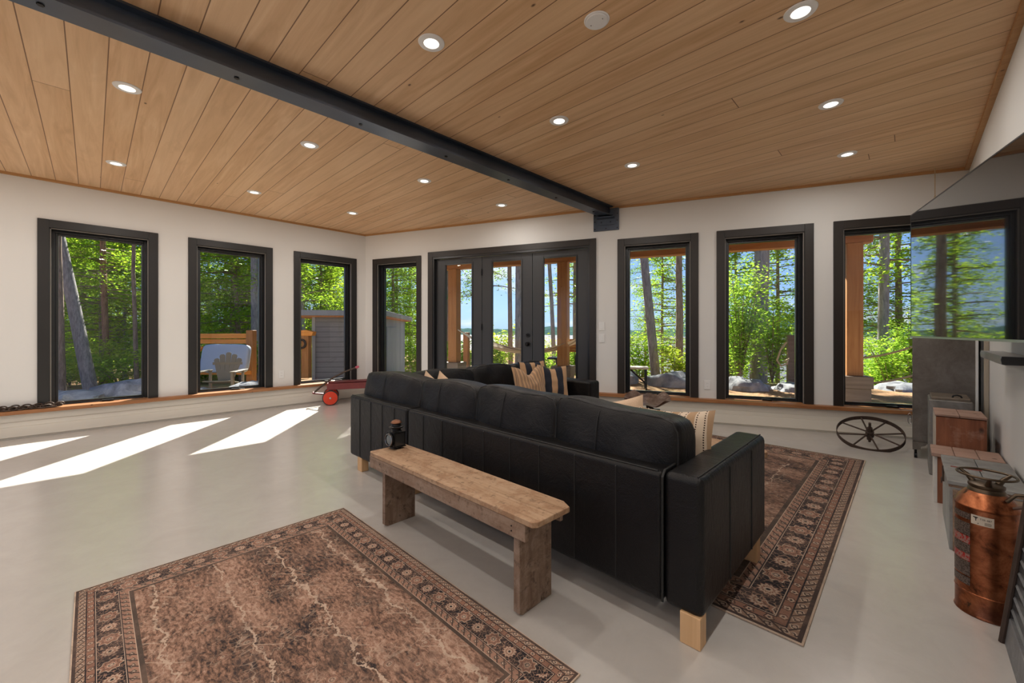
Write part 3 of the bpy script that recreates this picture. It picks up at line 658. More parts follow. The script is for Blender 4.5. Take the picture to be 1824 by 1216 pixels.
# ================================================================ TRACTOR SEAT STOOL, FOOTSTOOL, WHEEL
r = tag(thing('tractor_seat_stool', 'rusty pressed-metal tractor seat on a dark sprung arm, behind the sofa by the lake windows', 'stool', (-2.02, 4.16, 0), R(20)))
mb = MB(); nu, nv = 20, 14; vs = []; top = []
for side in (0, 1):
    for i in range(nu+1):
        for j in range(nv+1):
            u, v = 2*i/nu-1, 2*j/nv-1; a = .235*(1-.10*v); X = a*u*math.sqrt(max(0, 1-.45*v*v)); Y = .16*v*math.sqrt(max(0, 1-.4*u*u))
            Z = .395+.05*u*u*(.8+.1*v)+.05*max(0, -v)**2-.03*math.exp(-((abs(u)-.5)/.3)**2)-(.006 if side else 0)
            Y2 = Y*1.25; Z += .30*Y2; vs.append((X, Y2, Z))
q = (nu+1)*(nv+1); fs = []
for i in range(nu):
    for j in range(nv):
        a = i*(nv+1)+j; f_ = (a, a+nv+1, a+nv+2, a+1); fs.append(f_); fs.append(tuple(q+k for k in f_[::-1]))
for i in range(nu): fs += [(i*(nv+1), q+i*(nv+1), q+(i+1)*(nv+1), (i+1)*(nv+1)), (i*(nv+1)+nv, (i+1)*(nv+1)+nv, q+(i+1)*(nv+1)+nv, q+i*(nv+1)+nv)]
for j in range(nv): fs += [(j, j+1, q+j+1, q+j), (nu*(nv+1)+j, q+nu*(nv+1)+j, q+nu*(nv+1)+j+1, nu*(nv+1)+j+1)]
t = NT('seat_iron'); nn = t.noise(14, 5, .7); t.set(col=t.ramp(nn, [(.35, (.10, .05, .035)), (.55, (.22, .15, .115)), (.7, (.34, .28, .24))]), rough=.45, metal=.55); t.bump(nn, .3, .004)
mb.add(vs, fs); mb.build('seat', t.m, r, smooth=60)
mb = MB(); mb.tube([(0, 0, .37), (.03, -.02, .33), (.12, -.05, .28), (.26, -.08, .235), (.36, -.09, .21)], .016, 8); mb.tube([(0, 0, .375), (0, .02, .30), (.05, 0, .27)], .012, 8); mb.build('spring_arm', M['black_metal'], r)
MB().cyl((.10, -.05, .26), (.10, -.05, .32), .035, n=18).build('spring', M['black_metal'], r)
mb = MB(); mb.cyl((.06, -.02, .02), (.06, -.02, .29), .025)
mb.build('column', M['black_metal'], r)
mb = MB()
for k in range(3):
    a = 2*PI*k/3+.3; mb.tube([(.06, -.02, .05), (.06+.14*math.cos(a), -.02+.14*math.sin(a), .05), (.06+.24*math.cos(a), -.02+.24*math.sin(a), .011)], .012, 8)
mb.build('base', M['rust'], r)
MB().box(.34, .42, -.12, -.06, .195, .225).build('step', M['rust'], r, bevel=.004)
# round-ended rustic footstool beyond the near armrest
r = tag(thing('footstool', 'small rustic wooden stool with rounded top end peeking out past the near sofa armrest', 'stool', (-.965, 3.22, .008)))
p = [(.27*math.cos(a)*(1 if abs(math.cos(a)) < .8 else 1), .13*math.sin(a)) for a in [2*PI*i/28 for i in range(28)]]
MB().prism(p, .27, .31).build('seat', M['bench_top'], r, bevel=.006)
for sx_ in (-1, 1):
    for sy_ in (-1, 1): MB().cyl((sx_*.15, sy_*.06, .28), (sx_*.19, sy_*.09, 0), .016, .014, 10).build('leg', M['bench_leg'], r)
# wagon wheel
r = thing('iron_wheel', 'rusty spoked iron wheel lying tilted on the floor in front of the lake wall base', 'wheel', (-.285, 5.42, .118))
r.rotation_euler = (R(27), 0, R(4))
RW = .262
mb = MB().lathe([(RW-.006, -.02), (RW, -.02), (RW, .02), (RW-.006, .02), (RW-.006, -.02)], 64); mb.build('rim', M['rust'], r, smooth=40)
mb = MB().lathe([(0, -.07), (.022, -.07), (.022, -.03), (.034, -.028), (.034, .028), (.022, .03), (.022, .07), (.012, .07), (.012, .05), (0, .05)], 24); mb.build('hub', M['rust'], r, smooth=40)
for k in range(8):
    a = 2*PI*k/8+.25; c_, s_ = math.cos(a), math.sin(a)
    MB().tube([(c_*.028, s_*.028, .012 if k % 2 else -.012), (c_*(RW-.004), s_*(RW-.004), 0)], .0075, 8).build('spoke', M['rust'], r)
mb = MB(); mb.tube([(0, 0, .05), (0, 0, .13)], .011, 10); mb.tube([(0, 0, -.06), (0, 0, -.10)], .011, 10); mb.build('axle', M['rust'], r)

# ================================================================ TV, SOUNDBAR
t = NT('tv_screen'); t.set(col=(.008, .008, .009), rough=.035, spec=.95, coat=.6, coatr=.02); M['screen'] = t.m
tvang = R(13.6)
r = tag(thing('television', 'large black wall-mounted television swung out from the right wall, reflecting a window', 'television', (.006, 3.835, 0), -R(90)+tvang))
TZ0, TZ1, TW = 1.101, 1.922, 1.46
B(0, TW, .012, .045, TZ0, TZ1).build('back_shell', M['frame_black'], r, bevel=.004)
B(.008, TW-.008, .0, .011, TZ0+.012, TZ1-.008).build('screen', M['screen'], r)
mb = MB(); mb.box(0, TW, -.002, .012, TZ0, TZ0+.011); mb.build('lower_bezel', paint('bezel_silver', (.35, .35, .36), .3, .8), r)
mb = MB(); mb.box(0, TW, -.001, .012, TZ1-.007, TZ1); mb.box(0, .007, -.001, .012, TZ0+.011, TZ1-.007); mb.box(TW-.007, TW, -.001, .012, TZ0+.011, TZ1-.007); mb.build('bezel', M['frame_black'], r)
mb = MB().box(.5, .9, .045, .07, 1.3, 1.7); mb.tube([(.7, .07, 1.5), (.86, .15, 1.5), (.98, .195, 1.5)], .025, 8); mb.build('mount_arm', M['black_metal'], r)
r = tag(thing('soundbar', 'grey soundbar with black mesh end under the television', 'speaker', (.335, 3.22, 0)))
mb = MB().prism([(.0, .975), (.012, .972), (.088, .972), (.1, .98), (.1, 1.016), (.0, 1.018), (-.004, 1.0)], 0, .84, mat=Matrix(((1, 0, 0, 0), (0, 0, 1, 0), (0, 1, 0, 0), (0, 0, 0, 1))))
mb.build('body', paint('bar_grey', (.36, .36, .37), .35, .3), r, bevel=.002)
mb = MB().prism([(.001, .977), (.012, .974), (.087, .974), (.098, .981), (.098, 1.014), (.001, 1.016), (-.002, 1.0)], -.006, -.001, mat=Matrix(((1, 0, 0, 0), (0, 0, 1, 0), (0, 1, 0, 0), (0, 0, 0, 1))))
t = NT('mesh_black'); vv = t.vor(700); t.set(col=t.ramp(vv, [(.2, .006), (.5, .04)]), rough=.7); mb.build('end_grille', t.m, r)
MB().box(.085, .106, .25, .31, .97, 1.0).box(.085, .106, .58, .64, .97, 1.0).build('bracket', M['black_metal'], r)

# ================================================================ RIGHT WALL THINGS
def m_galv(name, c1, c2, c3, sc=5.):
    t = NT(name); n = t.noise(sc, 7, .7, dist=.6); c = t.ramp(n, [(.3, c1), (.55, c2), (.75, c3)])
    sp = t.vor(30, 'F1'); c = t.mix(t.ramp(sp, [(0, .9), (.10, .0)]), c, (.05, .03, .025))
    st = t.noise(1, 4, .7, t.map((6, 6, 40))); c = t.mix(t.ramp(st, [(.58, 0.), (.7, .4)]), c, (.10, .075, .06))
    t.set(col=c, rough=.5, metal=.35); t.bump(n, .15, .005); return t.m
M['steel_old'] = m_galv('old_steel', (.075, .058, .045), (.15, .132, .115), (.215, .20, .185), 3.5)
M['steel_box'] = m_galv('grey_tin', (.15, .14, .125), (.22, .21, .195), (.29, .28, .27), 8)
r = tag(thing('steel_cabinet', 'tall old grey steel cabinet on small castors under the television', 'cabinet', (.02, 5.165, 0)))
B(0, .375, .0, .42, .15, 1.40).build('body', M['steel_old'], r, bevel=.006)
B(-.0, .375, -.004, .0, .165, 1.39).build('front_panel', M['steel_old'], r, bevel=.001)
mb = MB().prism([(0, .15), (0, .075), (.05, .085), (.055, .11), (.08, .12), (.10, .15)], .0, .012, mat=Matrix(((1, 0, 0, 0), (0, 0, 1, 0), (0, 1, 0, 0), (0, 0, 0, 1))))
mb.build('foot_plate', M['steel_old'], r); mb = MB().box(0, .012, .012, .4, .075, .15); mb.build('foot_plate', M['steel_old'], r)
for x, y in ((.02, .03), (.02, .38), (.35, .03), (.35, .38)):
    MB().cyl((x, y, .04), (x, y, .15), .008, n=8).cyl((x-.01, y, .024), (x+.01, y, .024), .024, n=16).build('castor', M['black_metal'], r)
mb = MB()
for z, rr in ((.372, .028), (.335, .03)): mb.tube([(-.012+rr*math.cos(a)*.4-.006, -.006, z+rr*math.sin(a)) for a in [2*PI*i/20 for i in range(20)]], .0025, 6, closed=True)
mb.build('wire_ring', M['chrome'], r)
# white strip paints the lit gap beside the cabinet, dark sheet its shaded recess
tag(B(.0, .014, 0, .03, 0, 1.25).build('lit_gap_strip', paint('gap_white', (.78, .78, .76), .5), loc=(.397, 5.13, 0), bevel=.002), 'narrow white strip painted as the lit gap at the right side of the steel cabinet', 'board')
tag(B(.0, .018, 0, .17, 0, 1.28).build('recess_sheet', m_galv('dark_panel', (.05, .055, .06), (.09, .095, .10), (.13, .13, .135)), loc=(.42, 4.90, 0), bevel=.002), 'dark grey sheet standing in for the shaded recess at the right wall by the cabinet', 'panel')
tag(B(.0, .022, 0, .06, 0, 1.30).build('wood_strip', paint('strip_beige', (.42, .36, .28), .6), loc=(.416, 4.80, 0), bevel=.002), 'upright beige wooden strip against the right wall behind the crates', 'board')
r = tag(thing('tin_box', 'grey metal box with black lid handle, standing in front of the steel cabinet', 'box', (.112, 4.655, 0)))
B(0, .235, 0, .36, 0, .60).build('body', M['steel_box'], r, bevel=.008)
B(.012, .225, .02, .34, .598, .622).build('lid', paint('lid_grey', (.16, .13, .10), .5, .4, var=.4, scale=20), r, bevel=.006)
MB().tube([(.13, .06, .622), (.135, .06, .636), (.155, .06, .642), (.175, .06, .636), (.18, .06, .622)], .006, 8).build('handle', M['black_metal'], r)
def m_redwood(name, c1, c2, ax=2):
    t = NT(name); sc = [30, 30, 30]; sc[ax] = 2.; n = t.noise(1, 6, .65, t.map(tuple(sc)), .8)
    c = t.ramp(n, [(.3, c1), (.7, c2)]); st = t.vor(11, 'F1', t.map((1, 1, .55))); c = t.mix(t.ramp(st, [(0, 1.), (.1, .7), (.17, 0.)]), c, (.04, .02, .015))
    w = t.noise(6, 5, .7); c = t.mix(t.ramp(w, [(.55, 0.), (.7, .45)]), c, (.45, .30, .23)); t.set(col=c, rough=.65, spec=.3); t.bump(n, .3, .004); return t.m
M['red_front'] = m_redwood('crate_red', (.16, .055, .028), (.27, .105, .052)); M['red_top'] = m_redwood('crate_top', (.26, .155, .115), (.40, .27, .215), 0)
M['grey_paint'] = m_galv('worn_grey_paint', (.20, .20, .195), (.30, .30, .29), (.36, .35, .335), 7)
r = tag(thing('wooden_crate', 'reddish-brown stained wooden crate, upright in front of the grey metal box', 'crate', (.130, 4.21, 0)))
B(.006, .238, 0, .018, 0, .535).build('front_panel', M['red_front'], r, bevel=.002)
B(0, .006, .002, .33, 0, .54).build('side_panel', paint('side_cream', (.42, .37, .31), .7, var=.2), r); B(.238, .245, .0, .33, 0, .535).build('side_panel', M['red_front'], r)
B(.006, .238, .312, .33, 0, .535).build('back_panel', M['red_front'], r)
mb = MB().box(.0, .12, -.003, .335, .54, .555).box(.123, .248, -.003, .335, .54, .555); mb.build('lid', M['red_top'], r, bevel=.002)
r = tag(thing('plank_stool', 'low wooden box stool with three-plank top and white painted side', 'stool', (.118, 3.935, 0)))
for i in range(3):
    B(-.012+i*.107, .093+i*.107, -.03, .25, .312, .337).build('top_plank', M['red_top'], r, bevel=.004)
B(.0, .016, .0, .24, 0, .312).build('side_board', paint('side_white', (.55, .53, .50), .7, var=.2, scale=20), r, bevel=.002)
B(.016, .046, -.002, .02, 0, .312).build('leg', M['red_front'], r, bevel=.002); B(.28, .30, .0, .24, 0, .312).build('side_board', M['red_front'], r)
B(.046, .28, .215, .235, .02, .312).build('back_board', M['bench_side'], r)
r = tag(thing('tool_chest', 'worn grey-painted wooden chest with hasp behind the copper extinguisher', 'chest', (.150, 3.14, 0)))
B(0, .26, 0, .60, 0, .33).build('body', [M['grey_paint']], r, bevel=.003)
B(.012, .27, -.012, .0, 0, .32).build('front_board', M['bench_side'], r, bevel=.002)
mb = MB().box(-.008, .13, -.012, .29, .345, .365).box(.133, .27, -.012, .29, .345, .365).box(-.008, .13, .293, .61, .345, .365).box(.133, .27, .293, .61, .345, .365); mb.build('lid', M['grey_paint'], r, bevel=.003)
B(-.002, .262, 0, .60, .33, .345).build('rim', M['bench_side'], r)
MB().box(-.013, -.004, .32, .34, .27, .36).tube([(-.016+.0*i, .33+.016*math.cos(a), .275+.016*math.sin(a)) for i, a in enumerate([2*PI*i/16 for i in range(16)])], .0025, 6, closed=True).build('hasp', M['rust'], r)
MB().box(.02, .14, .31, .322, .365, .368).build('hinge_strap', paint('rust_red', (.22, .05, .03), .7), r)
# copper extinguisher
def m_copper():
    t = NT('old_copper'); n = t.noise(9, 7, .7, dist=.5); big = t.noise(3.5, 4, .6)
    c = t.ramp(n, [(.32, (.035, .014, .009)), (.45, (.27, .085, .034)), (.6, (.50, .18, .08)), (.75, (.62, .27, .13))])
    c = t.mix(t.ramp(big, [(.52, 0.), (.64, .8)]), c, (.07, .022, .014)); p = t.noise(24, 5, .7); c = t.mix(t.ramp(p, [(.62, 0.), (.68, .85)]), c, (.05, .04, .03))
    t.set(col=c, rough=t.math('ADD', .22, t.math('MULTIPLY', n, .25)), metal=.9); t.bump(p, .15, .003); return t.m
M['copper'] = m_copper(); M['brass_old'] = paint('old_brass', (.10, .07, .045), .4, .8, var=.5, scale=30)
r = tag(thing('fire_extinguisher', 'antique copper fire extinguisher with wheel handle on top and worn labels', 'fire extinguisher', (.225, 2.545, 0), 0))
er = .088
MB().lathe([(0, .006), (er-.003, .006), (er+.001, 0), (er+.003, .004), (er+.001, .01), (er, .012), (er, .088), (er+.002, .091), (er, .094), (er, .43), (er+.004, .433), (er+.005, .438), (er+.003, .443), (er-.001, .447), (er-.008, .465), (er-.025, .487), (er-.042, .498), (0, .50)], 56).build('tank', M['copper'], r, smooth=30)
MB().lathe([(er-.034, .492), (er-.036, .502), (er-.04, .508), (er-.036, .514), (er-.036, .522), (er-.044, .527), (0, .527)], 40).build('collar', M['brass_old'], r, smooth=35)
RR = .082; mb = MB().tube([(RR*math.cos(a), RR*math.sin(a), .562) for a in [2*PI*i/48 for i in range(48)]], .0048, 8, closed=True)
for k in range(3):
    a = 2*PI*k/3+.55; c_, s_ = math.cos(a), math.sin(a); mb.tube([(.040*c_, .040*s_, .524), (.058*c_, .058*s_, .545), (RR*c_, RR*s_, .562)], [.011, .008, .005], 8)
mb.build('wheel_handle', M['brass_old'], r, smooth=50)
MB().tube([(.048, -.055, .48), (.070, -.062, .515), (.10, -.066, .52), (.125, -.060, .485), (.13, -.05, .43)], .0065, 8).build('carry_handle', M['brass_old'], r, smooth=50)
MB().tube([(.060, -.048, .455), (.095, -.06, .475), (.122, -.062, .46), (.135, -.055, .40), (.12, -.04, .2), (.108, -.03, .03)], .006, 8).build('hose', paint('hose', (.10, .05, .03), .5), r, smooth=50)
def wrap(name, a0, a1, z0, z1, mat, rr=er+.0012, n=18, par=r):
    return MB().lathe([(rr, z0), (rr, z1)], n, arc=(R(a0), R(a1))).build(name, mat, par, smooth=60)
t = NT('label_text_dark'); x, y, z = t.sep(); ln = t.math('GREATER_THAN', t.math('FRACT', t.math('MULTIPLY', z, 170.)), .45)
ch = t.noise(1, 2, .5, t.map((260, 260, 170))); tx = t.math('MULTIPLY', ln, t.ramp(ch, [(.47, 0.), (.5, 1.)]))
t.set(col=t.mix(tx, (.075, .052, .042), (.22, .17, .14)), rough=.5, metal=.4); M['lab_dark'] = t.m
t = NT('label_red'); ch = t.noise(1, 2, .5, t.map((170, 170, 110))); t.set(col=t.mix(t.ramp(ch, [(.47, 0.), (.5, .8)]), (.36, .025, .02), (.28, .20, .17)), rough=.45, metal=.2); M['lab_red'] = t.m
# the label column faces the left of the picture
A0, A1 = 184, 236
for nm, z0, z1, mt_ in (('label_plate', .385, .410, M['lab_dark']), ('label_plate', .318, .370, M['lab_dark']), ('red_label', .285, .316, M['lab_red']), ('label_plate', .245, .283, M['lab_dark']),
                        ('red_label', .215, .243, M['lab_red']), ('label_plate', .155, .213, M['lab_dark']), ('label_plate', .118, .150, M['lab_dark'])): wrap(nm, A0, A1, z0, z1, mt_)
pl = wrap('paper_label', 238, 278, .375, .412, paint('old_paper', (.55, .47, .37), .7, var=.1, scale=40), er+.0016)
t = NT('label_ink'); t.set(col=(.03, .025, .02), rough=.6); INK = t.m
def curved_text(txt, size, ang, z, rr):
    cu = bpy.data.curves.new('t', 'FONT'); cu.body = txt; cu.size = size; cu.align_x = 'CENTER'
    o = bpy.data.objects.new('lettering', cu); COL.objects.link(o); bpy.context.view_layer.update()
    me = bpy.data.meshes.new_from_object(o.evaluated_get(bpy.context.evaluated_depsgraph_get())); bpy.data.objects.remove(o)
    for v in me.vertices:
        a = R(ang)+v.co.x/rr; v.co = (rr*math.cos(a), rr*math.sin(a), z+v.co.y)
    me.materials.clear(); me.materials.append(INK)
    ob = bpy.data.objects.new('lettering', me); COL.objects.link(ob); ob.parent = pl; return ob
curved_text('T28-487', .0095, 264, .397, er+.0022)
mk = MB()
for z, a0, a1 in ((.388, 262, 273), (.384, 262, 274), (.380, 262, 273)): mk.lathe([(er+.0021, z), (er+.0021, z+.0014)], 6, arc=(R(a0), R(a1)))
for z0, z1, a0, a1 in ((.402, .406, 242, 251), (.399, .402, 245, 249), (.390, .399, 246.2, 247.8), (.380, .383, 250, 252)): mk.lathe([(er+.0021, z0), (er+.0021, z1)], 6, arc=(R(a0), R(a1)))
mk.build('print_marks', INK, pl)
# louvred shutter leaning at the wall
r = thing('louvred_shutter', 'old dark louvred wooden shutter leaning on the right wall beside the copper extinguisher', 'shutter', (.25, 2.395, 0))
r.rotation_euler = (0, R(6.3), 0)
M['shut'] = m_redwood('shutter_wood', (.055, .045, .040), (.15, .135, .125)); M['shut2'] = m_galv('shutter_slat', (.13, .13, .135), (.21, .21, .215), (.29, .285, .28), 9)
HS = 1.62; WS = .62
for y in (0, -WS+.05): B(.0, .03, y-.05, y, 0, HS).build('stile', M['shut'], r, bevel=.003)
B(.0, .03, -WS+.05, -.05, 0, .10).build('rail', M['shut2'], r, bevel=.003); B(.0, .03, -WS+.05, -.05, HS-.1, HS).build('rail', M['shut'], r, bevel=.003)
k = 0
for i in range(30):
    z = .125+i*.047
    if z > HS-.12: break
    MB().box(-.016, .016, -WS+.05, -.05, -.004, .004, mat=Matrix.Translation((.015, 0, z)) @ Matrix.Rotation(R(38), 4, 'Y')).build('slat', M['shut2'], r)
mb = MB()
for i in range(14): mb.box(-.006, .0, -.047, -.02, .12+i*.1, .145+i*.1)
mb.build('notch_blocks', M['shut'], r, bevel=.003); MB().cyl((-.006, -.055, .0), (-.006, -.055, HS), .009, n=10).build('tilt_rod', M['rust'], r)

# ================================================================ WAGON + CHAIN
M['wagon'] = paint('wagon_red', (.17, .03, .03), .5, .1, var=.35, scale=14); M['wheel_red'] = paint('wheel_red', (.62, .045, .015), .4, var=.15)
M['tyre'] = paint('tyre', (.02, .02, .02), .6)
r = tag(thing('toy_wagon', 'old red toy wagon with raised pull handle on the floor by the corner', 'wagon', (-6.36, 2.55, 0), R(44.2+22)))
# local x: along the wagon towards the camera's right, local y: away
B(-.02, .86, .02, .30, .235, .25).build('bed', M['wagon'], r)
for y in (.0, .31): B(-.05, .88, y, y+.012, .235, .33).build('side_board', M['wagon'], r, bevel=.003)
for x in (-.05, .87): B(x, x+.012, .012, .31, .235, .33).build('end_board', M['wagon'], r, bevel=.003)
B(.05, .9, .05, .27, .335, .35).build('plank', M['wagon'], r, bevel=.002)
for i, (x, y) in enumerate(((.0, -.02), (.0, .33), (.75, -.02), (.75, .33))):
    mt_ = Matrix.Translation((x, y, .115)) @ Matrix.Rotation(R(90), 4, 'X')
    w_ = MB().lathe([(0, -.006), (.03, -.008), (.045, -.002), (.07, .004), (.1, -.002), (.103, -.012), (.103, .012), (.07, .012), (0, .014)], 36, mat=mt_).build('wheel', M['wheel_red'], r, smooth=40)
    MB().lathe([(.101, -.013), (.112, -.012), (.115, 0), (.112, .012), (.101, .013)], 36, mat=mt_).build('tyre', M['tyre'], w_, smooth=50)
    MB().lathe([(0, -.024), (.012, -.022), (.014, .0), (.014, .022), (0, .024)], 16, mat=mt_).build('hub', M['chrome'], w_, smooth=40)
mb = MB(); mb.cyl((0, -.02, .115), (0, .33, .115), .009, n=8); mb.cyl((.75, -.02, .115), (.75, .33, .115), .009, n=8); mb.box(-.03, .03, .1, .2, .12, .235); mb.box(.72, .78, .06, .25, .12, .235); mb.build('axle', M['wagon'], r)
mb = MB().tube([(0, .15, .13), (-.12, .12, .165), (-.24, .06, .19)], .013, 8); mb.tube([(-.24, .0, .20), (-.24, .12, .20)], .012, 8); mb.build('tongue', M['wagon'], r)
mb = MB().tube([(-.23, .06, .2), (-.12, .06, .30), (.04, .06, .42), (.2, .06, .50), (.38, .06, .565)], .014, 8); mb.build('pull_handle', M['rust'], r)
MB().tube([(.36, .06, .558), (.40, .06, .575)], .02, 10).tube([(.40, .0, .575), (.40, .12, .575)], .014, 8).build('grip', paint('grip_pink', (.45, .08, .12), .5), r)
# chain on the ledge at far left
r = tag(thing('metal_chain', 'dark rusty chain lying on the window ledge at the far left', 'chain', (XL+.055, -.82, .302)))
rn = random.Random(5); mb = MB(); n_ = 26
for st__ in range(3):
    for i in range(n_):
        y = -.45+i*.040+st__*.013; zz = .011+(.014 if i % 2 else 0)+(.016 if st__ == 2 else 0); x = (-.018, .022, .0)[st__]+.012*math.sin(i*1.1+st__*2); rot_ = Matrix.Translation((x, y, zz)) @ Matrix.Rotation(rn.uniform(-.6, .6), 4, 'Z') @ Matrix.Rotation(R(90 if i % 2 else 0)*.75, 4, 'Y')
        mb.tube([rot_ @ Vector((.015*math.cos(a), .031*math.sin(a), 0)) for a in [2*PI*k/14 for k in range(14)]], .0066, 6, closed=True)
mb.build('links', M['rust'], r, smooth=60)
MB().tube([(.01*math.cos(a)-.0, .52+.045*math.sin(a), .008+.012*abs(math.cos(a))) for a in [2*PI*k/20 for k in range(20)]], .004, 6, closed=True).build('ring', M['chrome'], r)

# ================================================================ OUTSIDE
exec_outside = True
def m_leaf(name, c1, c2, tr=.5):
    t = NT(name); t.n.remove(t.b); g = t.n.new('ShaderNodeNewGeometry')
    c = t.mix(g.outputs['Random Per Island'], c1, c2)
    df = t.n.new('ShaderNodeBsdfDiffuse'); tl = t.n.new('ShaderNodeBsdfTranslucent'); t.l.new(c, df.inputs[0])
    t.l.new(t.mix(1., c, (1.45, 1.35, .7), 'MULTIPLY'), tl.inputs[0]); mx = t.n.new('ShaderNodeMixShader'); mx.inputs[0].default_value = tr
    t.l.new(df.outputs[0], mx.inputs[1]); t.l.new(tl.outputs[0], mx.inputs[2]); t.l.new(mx.outputs[0], t.out.inputs[0]); return t.m
M['leafA'] = m_leaf('leaf_hemlock', (.13, .27, .04), (.34, .50, .07)); M['leafB'] = m_leaf('leaf_pine', (.07, .16, .05), (.20, .34, .08))
M['leafC'] = m_leaf('leaf_bright', (.17, .33, .045), (.36, .54, .11)); M['leafD'] = m_leaf('leaf_yellow', (.24, .36, .045), (.42, .52, .10))
def m_bark(name, c1, c2):
    t = NT(name); n = t.noise(1, 5, .7, t.map((22, 22, 4)), .5); t.set(col=t.ramp(n, [(.35, c1), (.65, c2)]), rough=.9, spec=.1); t.bump(n, .6, .03); return t.m
M['barkG'] = m_bark('bark_grey', (.17, .16, .17), (.36, .34, .34)); M['barkB'] = m_bark('bark_brown', (.16, .115, .09), (.34, .26, .21)); M['barkR'] = m_bark('bark_red', (.17, .09, .06), (.36, .21, .14))
def leaf_mesh(name, pts, size, mat, seed=0, aspect=.55, flat=.5):
    rg = np.random.default_rng(seed); n = len(pts); P_ = np.asarray(pts, float)
    th = rg.uniform(0, 2*PI, n); a = np.stack([np.cos(th), np.sin(th), rg.normal(0, .35, n)], 1); a /= np.linalg.norm(a, axis=1)[:, None]
    nrm = rg.normal(0, 1, (n, 3)); nrm[:, 2] = np.abs(nrm[:, 2])+flat*2; b = np.cross(a, nrm); b /= np.linalg.norm(b, axis=1)[:, None]
    s_ = (size*rg.uniform(.6, 1.4, n))[:, None]
    v = np.stack([P_-a*s_*.5, P_+b*s_*aspect*.5, P_+a*s_*.5, P_-b*s_*aspect*.5], 1).reshape(-1, 3)
    me = bpy.data.meshes.new(name); me.vertices.add(4*n); me.vertices.foreach_set('co', v.ravel()); me.loops.add(4*n); me.loops.foreach_set('vertex_index', np.arange(4*n))
    me.polygons.add(n); me.polygons.foreach_set('loop_start', np.arange(0, 4*n, 4)); me.materials.append(mat); me.update(); me.validate(); return me
def conifer_parts(seed, h, spread, nb, per, size, mat, base=.2, top=1., droop=.15, dens=1.):
    rn = random.Random(seed); br = MB(); pts = []
    for i in range(nb):
        f = base+(top-base)*(i/nb); z = h*f; a = rn.uniform(0, 2*PI); L_ = spread*(1-f*.75)*rn.uniform(.55, 1.1); d = Vector((math.cos(a), math.sin(a), 0)); up = rn.uniform(-.05, .25)
        tip = [Vector((0, 0, z))+d*L_*t_+Vector((0, 0, L_*(up*t_-droop*t_*t_))) for t_ in (0, .35, .7, 1)]
        br.tube(tip, [.03, .02, .012, .005], 4)
        for k in range(per):
            t_ = rn.random()**.7*.95+.05; q = Vector((0, 0, z))+d*L_*t_+Vector((0, 0, L_*(up*t_-droop*t_*t_)))
            w = .32*L_*(1.05-t_*.6); sd_ = Vector((-d.y, d.x, 0)); q = q+sd_*rn.gauss(0, w*.55)+d*rn.gauss(0, .12)+Vector((0, 0, rn.gauss(0, .07*L_+.03))); pts.append(tuple(q))
    return br, leaf_mesh('foliage', pts, size, mat, seed)
protos = {}
def proto(kind):
    if kind in protos: return protos[kind]
    sd_ = {'hem1': 1, 'hem2': 2, 'pine1': 3, 'pine2': 4, 'yel': 5, 'dense': 6}[kind]
    P_ = dict(hem1=(12, 2.6, 120, 150, .105, M['leafA'], .10), hem2=(11, 2.9, 105, 160, .11, M['leafA'], .07), pine1=(15, 3.0, 64, 190, .095, M['leafB'], .28), pine2=(15, 2.6, 85, 150, .10, M['leafA'], .22),
              yel=(8, 2.3, 95, 120, .10, M['leafD'], .08), dense=(13, 3.4, 110, 160, .17, M['leafA'], .05))[kind]
    br, me = conifer_parts(sd_, P_[0], P_[1], P_[2], P_[3], P_[4], P_[5], P_[6]); bm_ = bpy.data.meshes.new('branches'); bm_.from_pydata(br.v, [], br.f); bm_.materials.append(M['barkB']); protos[kind] = (bm_, me, P_[0]); return protos[kind]
def place_tree(loc, kind, label, tr=.14, lean=(0, 0), scale=1., bark='barkB', rot=None, group=None, trunk_h=None, leaves=True, kinky=.04):
    rn = random.Random(int(abs(loc[0]*131+loc[1]*57))); r = thing('tree', label, 'tree', loc, 0, group)
    bm_, lm, h = proto(kind); h2 = (trunk_h or h*scale); pts = []; rs = []
    for i in range(9):
        f = i/8; pts.append((lean[0]*f*h2+rn.gauss(0, kinky)*f, lean[1]*f*h2+rn.gauss(0, kinky)*f, f*h2-.25)); rs.append(tr*(1-.75*f)+.012)
    MB().tube(pts, rs, 10).build('trunk', M[bark], r, smooth=80)
    if leaves:
        rz = rn.uniform(0, 6) if rot is None else rot
        for nm, me in (('branches', bm_), ('foliage', lm)):
            o = bpy.data.objects.new(nm, me); COL.objects.link(o); o.parent = r; o.scale = (scale,)*3
            sh = Matrix(((1, 0, lean[0], 0), (0, 1, lean[1], 0), (0, 0, 1, 0), (0, 0, 0, 1))); o.matrix_local = sh @ Matrix.Rotation(rz, 4, 'Z') @ Matrix.Scale(scale, 4)
    return r
fw = Vector((-math.sin(YAW), math.cos(YAW), 0)); rt = Vector((math.cos(YAW), math.sin(YAW), 0))
def at(u, D, z=0.): p = fw*D+rt*((u-912)/728*D); return (p.x, p.y, z)          # where a sight line at column u stands at depth D
